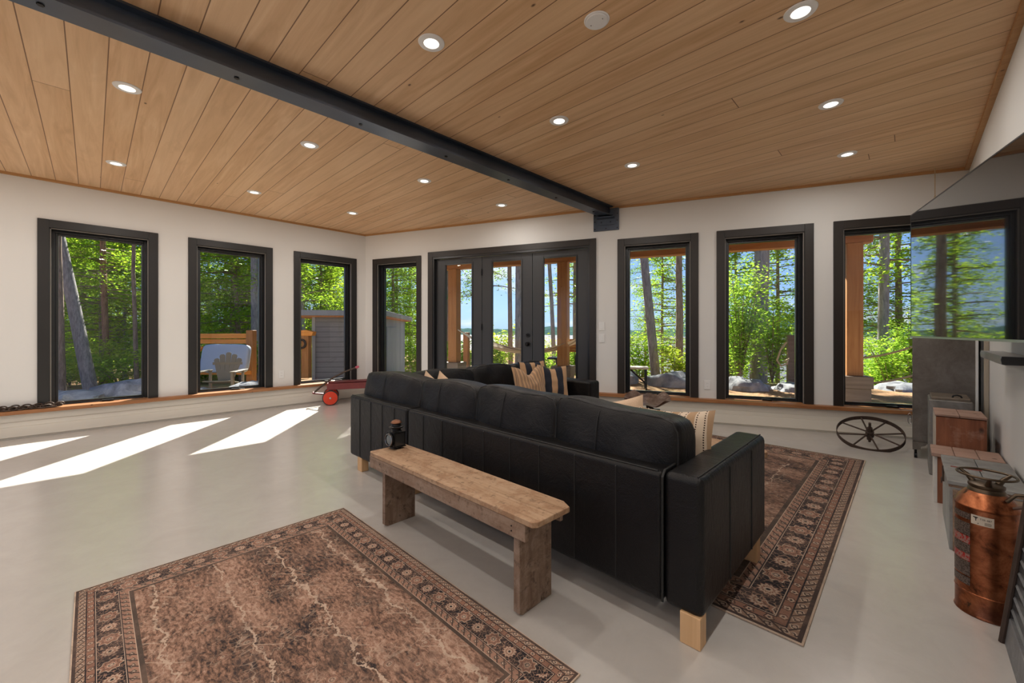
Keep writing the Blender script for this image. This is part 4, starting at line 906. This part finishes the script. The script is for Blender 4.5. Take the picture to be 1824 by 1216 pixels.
# ---- ground and lake
def ground_z(x, y):
    o = (Vector((x, y, 0))-C0).dot(WN); s_ = (Vector((x, y, 0))-C0).dot(WX)
    lake_ = max(0, o-5.5)*(1 if s_ > -4 else max(0, 1+(s_+4)/8))
    z = -.06-.32*lake_+(.0 if lake_ > 0 else 0); l = max(0, XL-2.6-x)
    z -= .085*min(l, 9)+.05*max(0, l-9)
    return max(z, -6.)
gm = MB(); xs = np.concatenate([np.linspace(-75, -26, 14), np.linspace(-24, 10, 60), np.linspace(12, 60, 10)]); ys = np.concatenate([np.linspace(-50, -12, 10), np.linspace(-10, 26, 62), np.linspace(28, 70, 14)])
rng = np.random.default_rng(4)
for x in xs:
    for y in ys:
        z = ground_z(x, y); inside = (x > XL-.5 and x < XR+1 and (Vector((x, y, 0))-C0).dot(WN) < .9)
        gm.v.append((x, y, (-.3 if inside else z+rng.normal(0, .018))))
ny = len(ys)
for i in range(len(xs)-1):
    for j in range(ny-1): gm.f.append((i*ny+j, (i+1)*ny+j, (i+1)*ny+j+1, i*ny+j+1)); gm.m.append(0)
t = NT('pine_straw'); a = t.noise(.5, 4); b = t.noise(18, 6, .8); c = t.ramp(b, [(.3, (.14, .075, .04)), (.55, (.40, .24, .13)), (.75, (.62, .43, .27))]); c = t.mix(t.ramp(a, [(.52, 0.), (.68, .7)]), c, (.14, .22, .05))
t.set(col=c, rough=.95, spec=.1); t.bump(b, .6, .03)
tag(gm.build('ground', t.m, smooth=180), kind='structure')
t = NT('lake_water'); n = t.noise(1, 5, .6, t.map((.9, 2.4, 1), rot=(0, 0, .6)), .3); t.set(col=(.115, .12, .14), rough=.6, spec=.03); t.bump(n, .9, .4)
MBw = MB().add([(-900, -200, 0), (700, -200, 0), (700, 1100, 0), (-900, 1100, 0)], [(0, 1, 2, 3)])
tag(MBw.build('lake', t.m, loc=(0, 0, -4.2)), kind='structure')
# far shore: wooded hills
def m_far():
    t = NT('far_woods'); v = t.vor(.16, 'F1'); n = t.noise(.02, 4); c = t.ramp(v, [(.2, (.07, .12, .06)), (.7, (.025, .055, .04))]); c = t.mix(t.math('MULTIPLY', n, .6), c, (.05, .10, .14)); t.set(col=c, rough=1., spec=0.); return t.m  # bluish distance haze mixed into the woods colour
fm = MB(); nA = 160; rf = random.Random(2); prof = [0, .35, .7, .9, 1.]
for i in range(nA+1):
    a = R(-30+110*i/nA); Rr = 430+60*math.sin(a*5); hgt = 9+5*math.sin(a*6.3+1)+4*math.sin(a*14)+rf.uniform(-.8, .8)
    for j, f in enumerate(prof):
        d = Rr+j*22; ang_ = YAW+R(25)-a; fm.v.append((-math.sin(ang_)*d, math.cos(ang_)*d, -4.4+(hgt+3)*f*(.9+.1*rf.random())))
for i in range(nA):
    for j in range(4): k = i*5+j; fm.f.append((k, k+5, k+6, k+1)); fm.m.append(0)
tag(fm.build('far_shore', m_far(), smooth=180), kind='structure')
# ---- porch
r = tag(thing('porch', 'timber porch outside the lake wall: beam, roof deck and square posts on dark plinths', 'porch', C0, LANG))
po = 2.0
B(.2, 7.72, po-.09, po+.09, 2.45, 2.72).build('beam', M['timber_h'], r, bevel=.006)
mb = MB().box(.15, 7.95, .23, po+.75, 2.725, 2.80); mb.build('roof', M['timber_h'], r)
mb = MB()
for i in range(11): mb.box(.1+i*.76, .15+i*.76, .23, po+.7, 2.60, 2.724)
mb.build('rafters', M['timber_h'], r)
for s_ in (.62, 3.02, 5.42, 7.50):
    if s_ == 5.42: continue
    p = B(s_-.10, s_+.10, po-.10, po+.10, .47, 2.45).build('post', M['timber'], r, bevel=.008)
    mb = MB().box(s_-.17, s_+.17, po-.17, po+.17, -.05, .29).box(s_-.19, s_+.19, po-.19, po+.19, .292, .47); mb.build('plinth', M['plinth'], p, bevel=.006)
tag(B(-1.5, 9, .23, 2.5, -.10, -.03).build('patio', M['deck'], loc=C0, rot=(0, 0, LANG)), kind='structure')
# ---- rocks
def m_rock():
    t = NT('rock'); n = t.noise(2.2, 7, .65, dist=.5); c = t.ramp(n, [(.3, (.12, .12, .13)), (.5, (.27, .28, .30)), (.62, (.42, .42, .43)), (.75, (.34, .24, .17))]); t.set(col=c, rough=.9, spec=.2); t.bump(n, .8, .05); return t.m
M['rock'] = m_rock()
from mathutils import noise as mno
def rock(loc, sx_, sy_, sz_, label, seed=0, rz=0., group=None):
    mb = MB(); n = 14; nn = 10
    for i in range(nn+1):
        ph = PI*i/nn
        for j in range(n*2):
            a = PI*j/n; d = Vector((math.sin(ph)*math.cos(a), math.sin(ph)*math.sin(a), math.cos(ph))); q = 1+.35*mno.noise(d*1.6+Vector((seed*3.1, 0, 0)))+.14*mno.noise(d*4+Vector((seed, 5, 0)))
            mb.v.append((d.x*sx_*q, d.y*sy_*q, d.z*sz_*q))
    for i in range(nn):
        for j in range(2*n): j2 = (j+1) % (2*n); mb.f.append((i*2*n+j, (i+1)*2*n+j, (i+1)*2*n+j2, i*2*n+j2)); mb.m.append(0)
    return tag(mb.build('rock', M['rock'], smooth=45, loc=loc, rot=(0, 0, rz)), label, 'rock', group)
rock(at(1195, 9.0, -.05), .62, .40, .26, 'flat lichened rock on the pine straw seen through the lake window right of the doors', 1, .4)
rock(at(1108, 9.4, -.08), .42, .40, .30, 'grey-blue rock behind the metal table legs outside', 2, .8)
rock(at(1328, 8.4, -.05), .46, .36, .25, 'dark grey rock below the bright green bush outside', 3, .5)
rock(at(1412, 8.2, -.06), .36, .34, .15, 'low pale rock at the foot of the roped post', 4, .5)
rock(at(1610, 8.2, -.06), .5, .4, .17, 'small grey rock on gravel beyond the right-hand window', 5, .5)
rock(at(238, 8.8, -.28), .85, .55, .36, 'big rounded granite outcrop outside the leftmost window', 6, .9)
rock(at(118, 8.1, -.28), .8, .5, .22, 'flat pale granite slab just outside the leftmost window sill', 7, .4)
rock(at(446, 8.4, -.2), .42, .4, .33, 'granite hump outside the second window, right of the garden chair', 8, .6)
rock(at(352, 8.6, -.3), .42, .4, .24, 'flat granite slab outside the second window, left of the garden chair', 9, .6)
rock(at(585, 9.0, -.25), 1.1, .6, .27, 'rough pale stone edge outside the window by the wagon', 10, .3)
# ---- furniture outside
M['chair_brown'] = paint('chair_brown', (.16, .14, .105), .55)
r = tag(thing('adirondack_chair', 'brown slatted fan-back garden chair outside the second window from the left', 'chair', at(402, 9.3, -.30), R(44.2+12)))
for k in range(5):
    a = (k-2)*.12; mt_ = Matrix.Translation((0, 0, .30)) @ Matrix.Rotation(R(-14), 4, 'X') @ Matrix.Rotation(a, 4, 'Y'); hh = .66-.035*abs(k-2)**1.5
    MB().prism([(-.034, 0), (.034, 0), (.056, hh-.03), (.03, hh), (-.03, hh), (-.056, hh-.03)], -.01, .01, mat=mt_ @ Matrix.Translation(((k-2)*.055, 0, 0)) @ Matrix.Rotation(R(90), 4, 'X')).build('back_slat', M['chair_brown'], r, bevel=.004)
for k in range(5): B(-.26, .26, -.45+k*.10, -.36+k*.10, .33-k*.02, .35-k*.02).build('seat_slat', M['chair_brown'], r)
for sx_ in (-1, 1):
    B(sx_*.36-.06, sx_*.36+.06, -.55, .12, .53, .555).build('armrest', M['chair_brown'], r, bevel=.01)
    B(sx_*.33-.02, sx_*.33+.02, -.5, -.42, .03, .53).build('leg', M['chair_brown'], r); B(sx_*.33-.02, sx_*.33+.02, .02, .08, .03, .53).build('leg', M['chair_brown'], r)
MB().box(-.3, .3, .06, .09, .66, .72, mat=Matrix.Translation((0, .02, 0))).build('back_rail', M['chair_brown'], r)
r = tag(thing('garden_arbor', 'orange cedar frame with double top rail around the covered tub outside', 'frame', at(398, 11.0, -.05), R(44.2)))
mb = MB().box(-.85, .80, -.07, .07, .98, 1.11); mb.build('top_rail', M['cedar'], r, bevel=.01); B(-.80, .80, -.05, .05, .84, .96).build('lower_rail', M['cedar'], r, bevel=.01)
B(.66, .84, -.09, .09, -.25, 1.20).build('post', M['timber'], r, bevel=.01); B(-.94, -.78, -.09, .09, -.05, 1.1).build('post', M['timber'], r, bevel=.01)
MB().prism([(-.80, .55), (-.74, .52), (-.52, .76), (-.62, .76)], -.04, .04, mat=Matrix.Rotation(R(90), 4, 'X')).build('brace', M['cedar'], r); B(-.8, .8, -.12, -.04, .02, .12).build('kerb', M['cedar'], r)
r = tag(puffbox(.60, .09, .37, 7, 12, (0, .02, 0)).build('tub_cover', paint('cover_blue', (.34, .41, .52), .6, var=.12, scale=2), smooth=180, loc=at(402, 10.55, .42), rot=(R(-12), 0, R(44.2))), 'grey-blue padded tub cover standing upright in front of the cedar frame', 'tub cover')
r = tag(thing('cedar_post', 'orange cedar post with arched cap and dark wreath outside the window by the wagon', 'post', at(546, 10.3, -.05), R(44.2)))
B(-.09, .09, -.09, .09, 0, 1.12).build('post_body', M['timber'], r, bevel=.01); MB().prism([(-.16, 0), (.20, .0), (.23, .10), (.05, .15), (-.2, .12)], -.1, .1, mat=Matrix.Translation((-.02, 0, 1.06)) @ Matrix.Rotation(R(90), 4, 'X')).build('cap', M['cedar'], r, bevel=.01)
mb = MB().tube([(-.06+.09*math.cos(a), -.12, .86+.10*math.sin(a)) for a in [2*PI*i/20 for i in range(20)]], .028, 6, closed=True); mb.build('wreath', paint('wreath', (.05, .035, .025), .9, bumps=.8), r)
# shed
t = NT('shed_siding'); x, y, z = t.sep(); q = t.math('FRACT', t.math('MULTIPLY', z, 7.5)); n = t.noise(1, 5, .6, t.map((2, 2, 30)))
t.set(col=t.mix(t.math('LESS_THAN', q, .07), t.mix(n, (.14, .14, .15), (.25, .24, .245)), (.03, .03, .03)), rough=.8); M['siding'] = t.m
M['shed_blue'] = wood('shed_boards', (.13, .17, .23), (.23, .28, .35), axis=2, rough=.8)
shp = Vector(at(672, 11.0, -.5)); 
r = tag(thing('garden_shed', 'small grey sided shed with flat overhanging roof near the house corner', 'shed', shp, YAW+R(7.1)))
# local y: direction the long side recedes, local x: to the right
B(-1.62, 0, 0, 5.2, 0, 2.02).build('walls', [M['siding']], r)
B(.002, .03, .0, 5.2, 0, 2.02).build('side_boards', M['shed_blue'], r)
B(.03, .045, 1.2, 3.6, .2, 1.75).build('door', M['shed_blue'], r, bevel=.004); B(-1.66, -1.58, -.03, .03, 0, 2.02).build('corner_board', paint('corner_grey', (.3, .3, .3), .7), r)
mb = MB().box(-2.25, .28, -.35, 5.5, 2.03, 2.17); mb.build('roof', paint('fascia', (.20, .21, .23), .7), r, bevel=.006); B(-2.2, .22, -.30, 5.4, 1.99, 2.03).build('soffit', M['timber_h'], r)
# hammock and stand posts
r = tag(thing('rope_hammock', 'cream striped hammock strung along the porch outside the glass doors', 'hammock', (0, 0, 0)))
pA = Vector(at(808, 8.75, 1.22)); pB = Vector(at(1000, 7.95, 1.08)); pC = Vector(at(1075, 7.75, 1.2))
h0 = pA.lerp(pC, .16); h1 = pA.lerp(pC, .86); mb = MB(); nL, nW = 24, 9; vs = []
nrm = Vector((-(pC-pA).y, (pC-pA).x, 0)).normalized()
for i in range(nL+1):
    f = i/nL; c_ = h0.lerp(h1, f); sag = .42*4*f*(1-f); w = .10+.24*math.sin(PI*f)**.5
    for j in range(nW+1):
        v = 2*j/nW-1; vs.append(tuple(c_+nrm*w*v+Vector((0, 0, -.28-sag*.62+.09*v*v))))
mb.add(vs, [(i*(nW+1)+j, (i+1)*(nW+1)+j, (i+1)*(nW+1)+j+1, i*(nW+1)+j+1) for i in range(nL) for j in range(nW)])
t = NT('hammock_cloth'); x, y, z = t.sep(); q = t.math('FRACT', t.math('MULTIPLY', t.math('ADD', t.math('MULTIPLY', x, .39), t.math('MULTIPLY', y, -.92)), 9.)); t.set(col=t.ramp(q, [(0, (.62, .52, .38)), (.6, (.28, .22, .15))], 'CONSTANT'), rough=.9)
mb.build('cloth', t.m, r, smooth=180)
mb = MB()
for e, c_ in ((pA, h0), (pC, h1)):
    for v in (-1, -.3, .3, 1): mb.tube([tuple(e), tuple(c_+nrm*.10*v+Vector((0, 0, -.27)))], .008, 5)
mb.build('cords', paint('cord', (.6, .57, .5), .8), r)
tag(B(-.06, .06, -.06, .06, 0, 1.25).build('wood_post', M['timber'], loc=at(831, 9.6, -.15), rot=(0, 0, LANG), bevel=.006), 'short square timber post behind the hammock rope outside the doors', 'post')
tag(B(-.06, .06, -.06, .06, 0, 1.3).build('wood_post', M['plinth'], loc=at(1068, 7.6, -.05), rot=(0, 0, LANG), bevel=.006), 'dark timber post behind the wall right of the doors, holding the hammock end', 'post')
r = tag(thing('metal_table', 'small outdoor table with pale top and dark braced metal legs beyond the lake window', 'table', at(1120, 8.4, -.05), R(22+8)))
B(-.62, .38, -.2, .2, .42, .455).build('tabletop', paint('top_pale', (.52, .45, .38), .6), r, bevel=.004)
for x in (-.58, .33):
    for y in (-.17, .17): B(x-.015, x+.015, y-.015, y+.015, 0, .42).build('leg', M['black_metal'], r)
MB().tube([(.33, -.17, .12), (.02, -.17, .41)], .01, 6).tube([(.33, .17, .12), (.02, .17, .41)], .01, 6).build('brace', M['black_metal'], r)
r = tag(thing('grill_stand', 'tilted slatted wooden tray on a black metal stand outside the right glass door', 'stand', at(1024, 8.6, -.05), R(20)))
for k in range(5): MB().box(-.15, .15, -.02, .0, .0, .05, mat=Matrix.Translation((0, 0, .74+k*.055)) @ Matrix.Rotation(R(-25), 4, 'X')).build('slat', M['timber_h'], r)
MB().box(-.17, -.15, -.03, .03, .70, 1.02).box(.15, .17, -.03, .03, .70, 1.02).build('tray_side', M['timber_h'], r)
mb = MB().tube([(0, 0, .74), (.02, 0, .35), (-.14, 0, 0)], .012, 6); mb.tube([(.02, 0, .35), (.18, 0, 0)], .012, 6); mb.tube([(.02, 0, .35), (.02, .2, 0)], .012, 6); mb.build('stand_legs', M['black_metal'], r)
r = tag(thing('side_table', 'little black side table outside between hammock and porch post', 'table', at(992, 8.5, -.05), R(20)))
B(-.16, .16, -.16, .16, .60, .64).build('tabletop', M['black_metal'], r); MB().cyl((0, 0, 0), (0, 0, .6), .02).box(-.14, .14, -.14, .14, 0, .02).build('pedestal', M['black_metal'], r)
r = tag(thing('roped_post', 'dark wooden post with a coil of rope outside the second window from the right', 'post', at(1409, 8.6, -.1), LANG))
B(-.07, .07, -.07, .07, 0, 1.15).build('post_body', M['plinth'], r, bevel=.006); MB().tube([(-.10, -.09, 1.0), (-.2, -.09, .85), (-.27, -.09, .62), (-.20, -.09, .50), (-.09, -.09, .55), (-.06, -.09, .66), (-.14, -.09, .60)], .019, 7).build('rope_coil', M['rope'], r, smooth=60)
for za, zb, lb in ((.60, .98, 'upper sagging tan rope rail outside the rightmost window'), (.12, .48, 'lower sagging tan rope rail outside the rightmost window')):
    a = Vector(at(1500, 8.0, za)); b = Vector(at(1690, 6.6, zb+.15)); tag(MB().tube([tuple(a.lerp(b, i/14)+Vector((0, 0, -.25*4*(i/14)*(1-i/14)*.5))) for i in range(15)], .018, 7).build('rope_rail', M['rope'], smooth=60), lb, 'rope')
# ---- trailing indoor plant by the television
r = tag(thing('trailing_plant', 'long trailing houseplant with heart-shaped green leaves hanging in front of the rightmost window', 'plant', LW(7.42, -.10, 0), LANG))
rn = random.Random(11); st_ = MB(); lv = MB()
for k in range(7):
    x0, y0 = rn.uniform(-.05, .16), rn.uniform(-.08, .03); ln = rn.uniform(.9, 1.55); pts = [Vector((x0+.05*math.sin(i*.8+k)-.10*(i/16)*(k % 3 == 0), y0+.02*math.sin(i*.7+k), 2.15-ln*i/16)) for i in range(17)]
    st_.tube(pts, .004, 5)
    for i in range(1, 17):
        for q in range(2 if i % 2 else 1):
            p = pts[i]; a = rn.uniform(0, 2*PI); s_ = rn.uniform(.06, .10); mt_ = Matrix.Translation(p+Vector((.04*math.cos(a), .03*math.sin(a), 0))) @ Euler((rn.uniform(.5, 1.4), rn.uniform(-.6, .6), a)).to_matrix().to_4x4()
            heart = [(0, .25), (.28, .5), (.5, .3), (.42, -.1), (.0, -.75), (-.42, -.1), (-.5, .3), (-.28, .5)]
            lv.add([(x*s_, y*s_, .12*s_*abs(x)*2) for x, y in heart]+[(0, -.1*s_, 0)], [(8, i2, (i2+1) % 8) for i2 in range(8)], 0, mt_)
st_.build('stems', paint('vine_stem', (.12, .08, .04), .7), r); lv.build('leaves', m_leaf('vine_leaf', (.10, .22, .03), (.25, .38, .05), .4), r)
MB().lathe([(0, 2.1), (.07, 2.1), (.095, 2.24), (.10, 2.25), (.088, 2.25), (0, 2.22)], 24, (.10, .0, 0)).build('pot', paint('pot', (.22, .12, .08), .7), r, smooth=40)
MB().tube([(.10, 0, 2.24), (.10, 0, ZC)], .004, 5).tube([(.01, 0, 2.24), (.10, 0, 2.55), (.19, 0, 2.24)], .003, 5).build('hanger', M['rope'], r)

# ---- trees
def gz(p): return ground_z(p[0], p[1])
def T(u, D, kind, label, **k):
    p = at(u, D); k['loc'] = (p[0], p[1], gz(p)); return place_tree(label=label, kind=kind, **k)
FG = 'forest trees beyond the left wall'
# trees that can be told apart, left side
def leanv(du, D, h): v = rt*(du/728*D/h); return (v.x, v.y)
T(166, 12.5, 'pine1', 'thick grey leaning trunk outside the leftmost window', tr=0.165, lean=leanv(-62, 12.5, 5.2), bark='barkG', trunk_h=14, leaves=False, kinky=.02)
T(193, 15, 'pine2', 'reddish-brown straight trunk in the middle of the leftmost window', tr=0.094, bark='barkR', lean=leanv(-10, 15, 6), scale=1)
T(180, 17, 'hem1', 'thin dark trunk just right of the leaning grey trunk', tr=0.050, bark='barkB')
T(244, 13.5, 'hem2', 'slim trunk near the right edge of the leftmost window', tr=0.055, bark='barkB', lean=leanv(-6, 13, 6), leaves=False)
T(112, 12, 'hem1', 'trunk at the left edge of the leftmost window', tr=0.077, bark='barkB', lean=leanv(-10, 12, 6), leaves=False)
T(431, 16, 'hem1', 'slim leaning trunk behind the cedar frame', tr=0.088, bark='barkB', lean=leanv(-18, 16, 6))
T(456, 15, 'pine2', 'broad grey trunk above the right cedar post', tr=0.143, bark='barkG', lean=leanv(-3, 15, 6))
T(548, 17, 'pine2', 'leaning trunk in the window by the wagon, behind the cedar post', tr=0.110, bark='barkG', lean=leanv(-30, 17, 8))
T(572, 21, 'hem1', 'tree behind the shed roof in the window by the wagon', tr=0.077)
k = 0; rn = random.Random(21)
def sun_blocks(p, h):
    # keep the strip the sun shines through towards the left windows free of near tall crowns
    for wy in (-.4, .6, 1.4, 2.6):
        v = Vector((p[0]-XL, p[1]-wy, 0)); s2 = Vector((sun_dir.x, sun_dir.y, 0)).normalized(); al = v.dot(s2); pe = abs(v.x*s2.y-v.y*s2.x)
        if al > 0 and pe < 3.4 and al*math.tan(SUN_EL)+1 < h: return True
    return False
fk = ['hem1', 'hem2', 'dense', 'yel', 'pine2']
for D, u0, u1, st in ((18.5, 20, 520, 66), (24, 0, 620, 50), (32, -60, 760, 40)):
    u = u0
    while u < u1:
        uu = u+rn.uniform(-12, 12); DD = D+rn.uniform(-2, 2); p = at(uu, DD); kd = rn.choice(fk if D < 30 else ['dense', 'hem2', 'yel']); sc = rn.uniform(.85, 1.25)*(1 if D < 30 else 1.15); hh = {'hem1': 12, 'hem2': 11, 'dense': 13, 'yel': 8, 'pine2': 15}[kd]*sc
        if sun_blocks(p, hh): kd = 'yel'; sc = .9
        if not sun_blocks(p, 7.2): T(uu, DD, kd, 'sunlit evergreen in the dense forest seen through the left-wall windows', tr=rn.uniform(.07, .16), scale=sc, bark=rn.choice(['barkB', 'barkG', 'barkR']), group=FG); k += 1
        u += st
# lake side
T(1170, 10.8, 'pine1', 'leaning grey pine trunk in the lake window right of the glass doors', tr=0.112, bark='barkG', lean=leanv(-27, 10.8, 4.2), trunk_h=14, leaves=False, kinky=.02)
T(1350, 10.3, 'pine2', 'thick grey pine trunk in the second window from the right', tr=0.189, bark='barkG', lean=leanv(8, 10.3, 4), trunk_h=15, kinky=.02, leaves=False)
T(910, 13.5, 'pine1', 'left of two close trunks seen through the middle glass door', tr=0.070, bark='barkB', lean=leanv(-3, 13.5, 5), kinky=.02)
T(923, 12.5, 'pine1', 'right of two close trunks seen through the middle glass door', tr=0.091, bark='barkG', leaves=False, trunk_h=14, kinky=.02)
T(990, 14, 'pine1', 'thin leaning trunk in the right glass door', tr=0.070, bark='barkG', lean=leanv(-12, 14, 5), leaves=False, trunk_h=13)
T(1024, 15, 'pine2', 'slim pine with layered branches in the right glass door', tr=0.070, bark='barkB', scale=.9)
T(1210, 12.5, 'hem1', 'dark trunk at the right side of the lake window with the table', tr=0.112, bark='barkB', scale=.9, leaves=False)
T(1180, 15, 'hem1', 'thin straight sapling right of the leaning pine', tr=0.042, bark='barkB', scale=.8)
T(1150, 22, 'pine1', 'distant pine behind the leaning trunk', tr=0.070, scale=.8)
T(1385, 17, 'hem2', 'evergreen at the right of the second window from the right', tr=0.084)
T(1310, 18, 'hem2', 'evergreen trunk left of the thick grey pine', tr=0.070, bark='barkB', scale=.95)
T(1571, 10.5, 'pine2', 'forked grey trunk in the rightmost window', tr=0.119, bark='barkG', lean=leanv(4, 10, 4))
T(1600, 12.5, 'hem2', 'dark trunk behind the rope rails in the rightmost window', tr=0.112, bark='barkB', scale=.8)
T(1535, 16, 'pine1', 'distant pine left in the rightmost window', tr=0.063, scale=.8)
T(745, 24, 'hem1', 'pale evergreen above the shed roof in the narrow corner window', tr=0.084, bark='barkB')
T(700, 20, 'hem2', 'evergreen behind the shed in the narrow corner window', tr=0.084, bark='barkB')
T(800, 15, 'pine1', 'spreading pine branches outside the left glass door', tr=0.091, bark='barkB')
T(866, 15.5, 'pine1', 'distant pine between the left and middle glass doors', tr=0.084, bark='barkB', scale=.85)
T(1262, 19, 'pine2', 'pine mostly behind the wall between lake windows', tr=0.112, bark='barkB')
# ---- bushes
def bush(loc, h, w, n, size, mat, label, seed, nm='leafy_bush', group=None):
    rn = random.Random(seed); r = thing(nm, label, 'bush', loc, 0, group); st_ = MB(); pts = []
    for k in range(max(5, n//220)):
        a = rn.uniform(0, 2*PI); d = Vector((math.cos(a), math.sin(a), 0))*rn.uniform(.2, 1)*w; hh = h*rn.uniform(.55, 1.05)
        cv = [Vector((0, 0, 0)), d*.35+Vector((0, 0, hh*.5)), d*.8+Vector((0, 0, hh*.85)), d+Vector((0, 0, hh))]; st_.tube(cv, [.014, .01, .006, .003], 4)
        for q in range(220):
            t_ = rn.uniform(.15, 1)*3; i = min(2, int(t_)); p = cv[i].lerp(cv[i+1], t_-i); pts.append(tuple(p+Vector((rn.gauss(0, .13*w+.04), rn.gauss(0, .13*w+.04), rn.gauss(0, .05*h)))))
    st_.build('stems', M['barkB'], r); me = leaf_mesh('foliage', pts, size, mat, seed, .5); o = bpy.data.objects.new('foliage', me); COL.objects.link(o); o.parent = r; return r
def Bu(u, D, h, w, n, s_, m, lb, sd_, g=None):
    p = at(u, D); bush((p[0], p[1], gz(p)), h, w, n, s_, M[m], lb, sd_, group=g)
Bu(1318, 8.9, 2.5, .55, 4400, .075, 'leafC', 'tall bright green leafy bush outside the second window from the right', 31)
Bu(1375, 9.4, 1.9, .6, 3500, .075, 'leafC', 'bright green bush beside the roped post', 32)
Bu(1300, 10.2, 1.5, .6, 2500, .08, 'leafC', 'leafy bush at the left edge of the second window from the right', 33)
Bu(1585, 9.8, 1.5, .8, 3500, .075, 'leafC', 'green bush beyond the rope rails', 34); Bu(1555, 10.5, 1.1, .7, 2500, .08, 'leafC', 'low green bush at the foot of the forked tree', 35); Bu(1625, 9, 1.5, .6, 2200, .08, 'leafC', 'green bush beside the television edge outside', 36)
Bu(1205, 10, .9, .5, 1500, .08, 'leafD', 'yellow-green bush behind the flat rock', 37); Bu(1140, 12, 1.5, .9, 2500, .09, 'leafA', 'dark green bush beyond the metal table', 38)
Bu(820, 11, .9, .7, 2000, .09, 'leafC', 'bush behind the left glass door post', 39); Bu(893, 10.5, .8, .5, 900, .07, 'leafA', 'small bush below the hammock', 40); Bu(1030, 10, .9, .6, 1800, .08, 'leafC', 'bush below the tilted tray', 41); Bu(975, 11, .8, .5, 1100, .08, 'leafC', 'small bush behind the black side table', 42)
Bu(885, 15.5, 2.6, .9, 2400, .11, 'leafD', 'yellow-green treetop above the lake in the middle glass door', 43); Bu(975, 16.5, 2.4, .9, 2200, .11, 'leafD', 'yellow-green treetop left of the porch post', 44); Bu(1045, 15, 2.3, 1., 2400, .11, 'leafD', 'yellow-green shrub crown right of the porch post', 45)
Bu(746, 20, 2.6, .8, 2400, .12, 'leafC', 'slim green thicket right of the shed', 46)
UG = 'undergrowth bushes at the forest edge'
for i in range(16):
    Bu(90+i*31+rn.uniform(-8, 8), rn.uniform(13.5, 17), rn.uniform(.9, 1.8), rn.uniform(.7, 1.1), 1800, .10, rn.choice(['leafD', 'leafC', 'leafA']), 'low sunlit shrub at the foot of the forest outside the left windows', 60+i, UG)
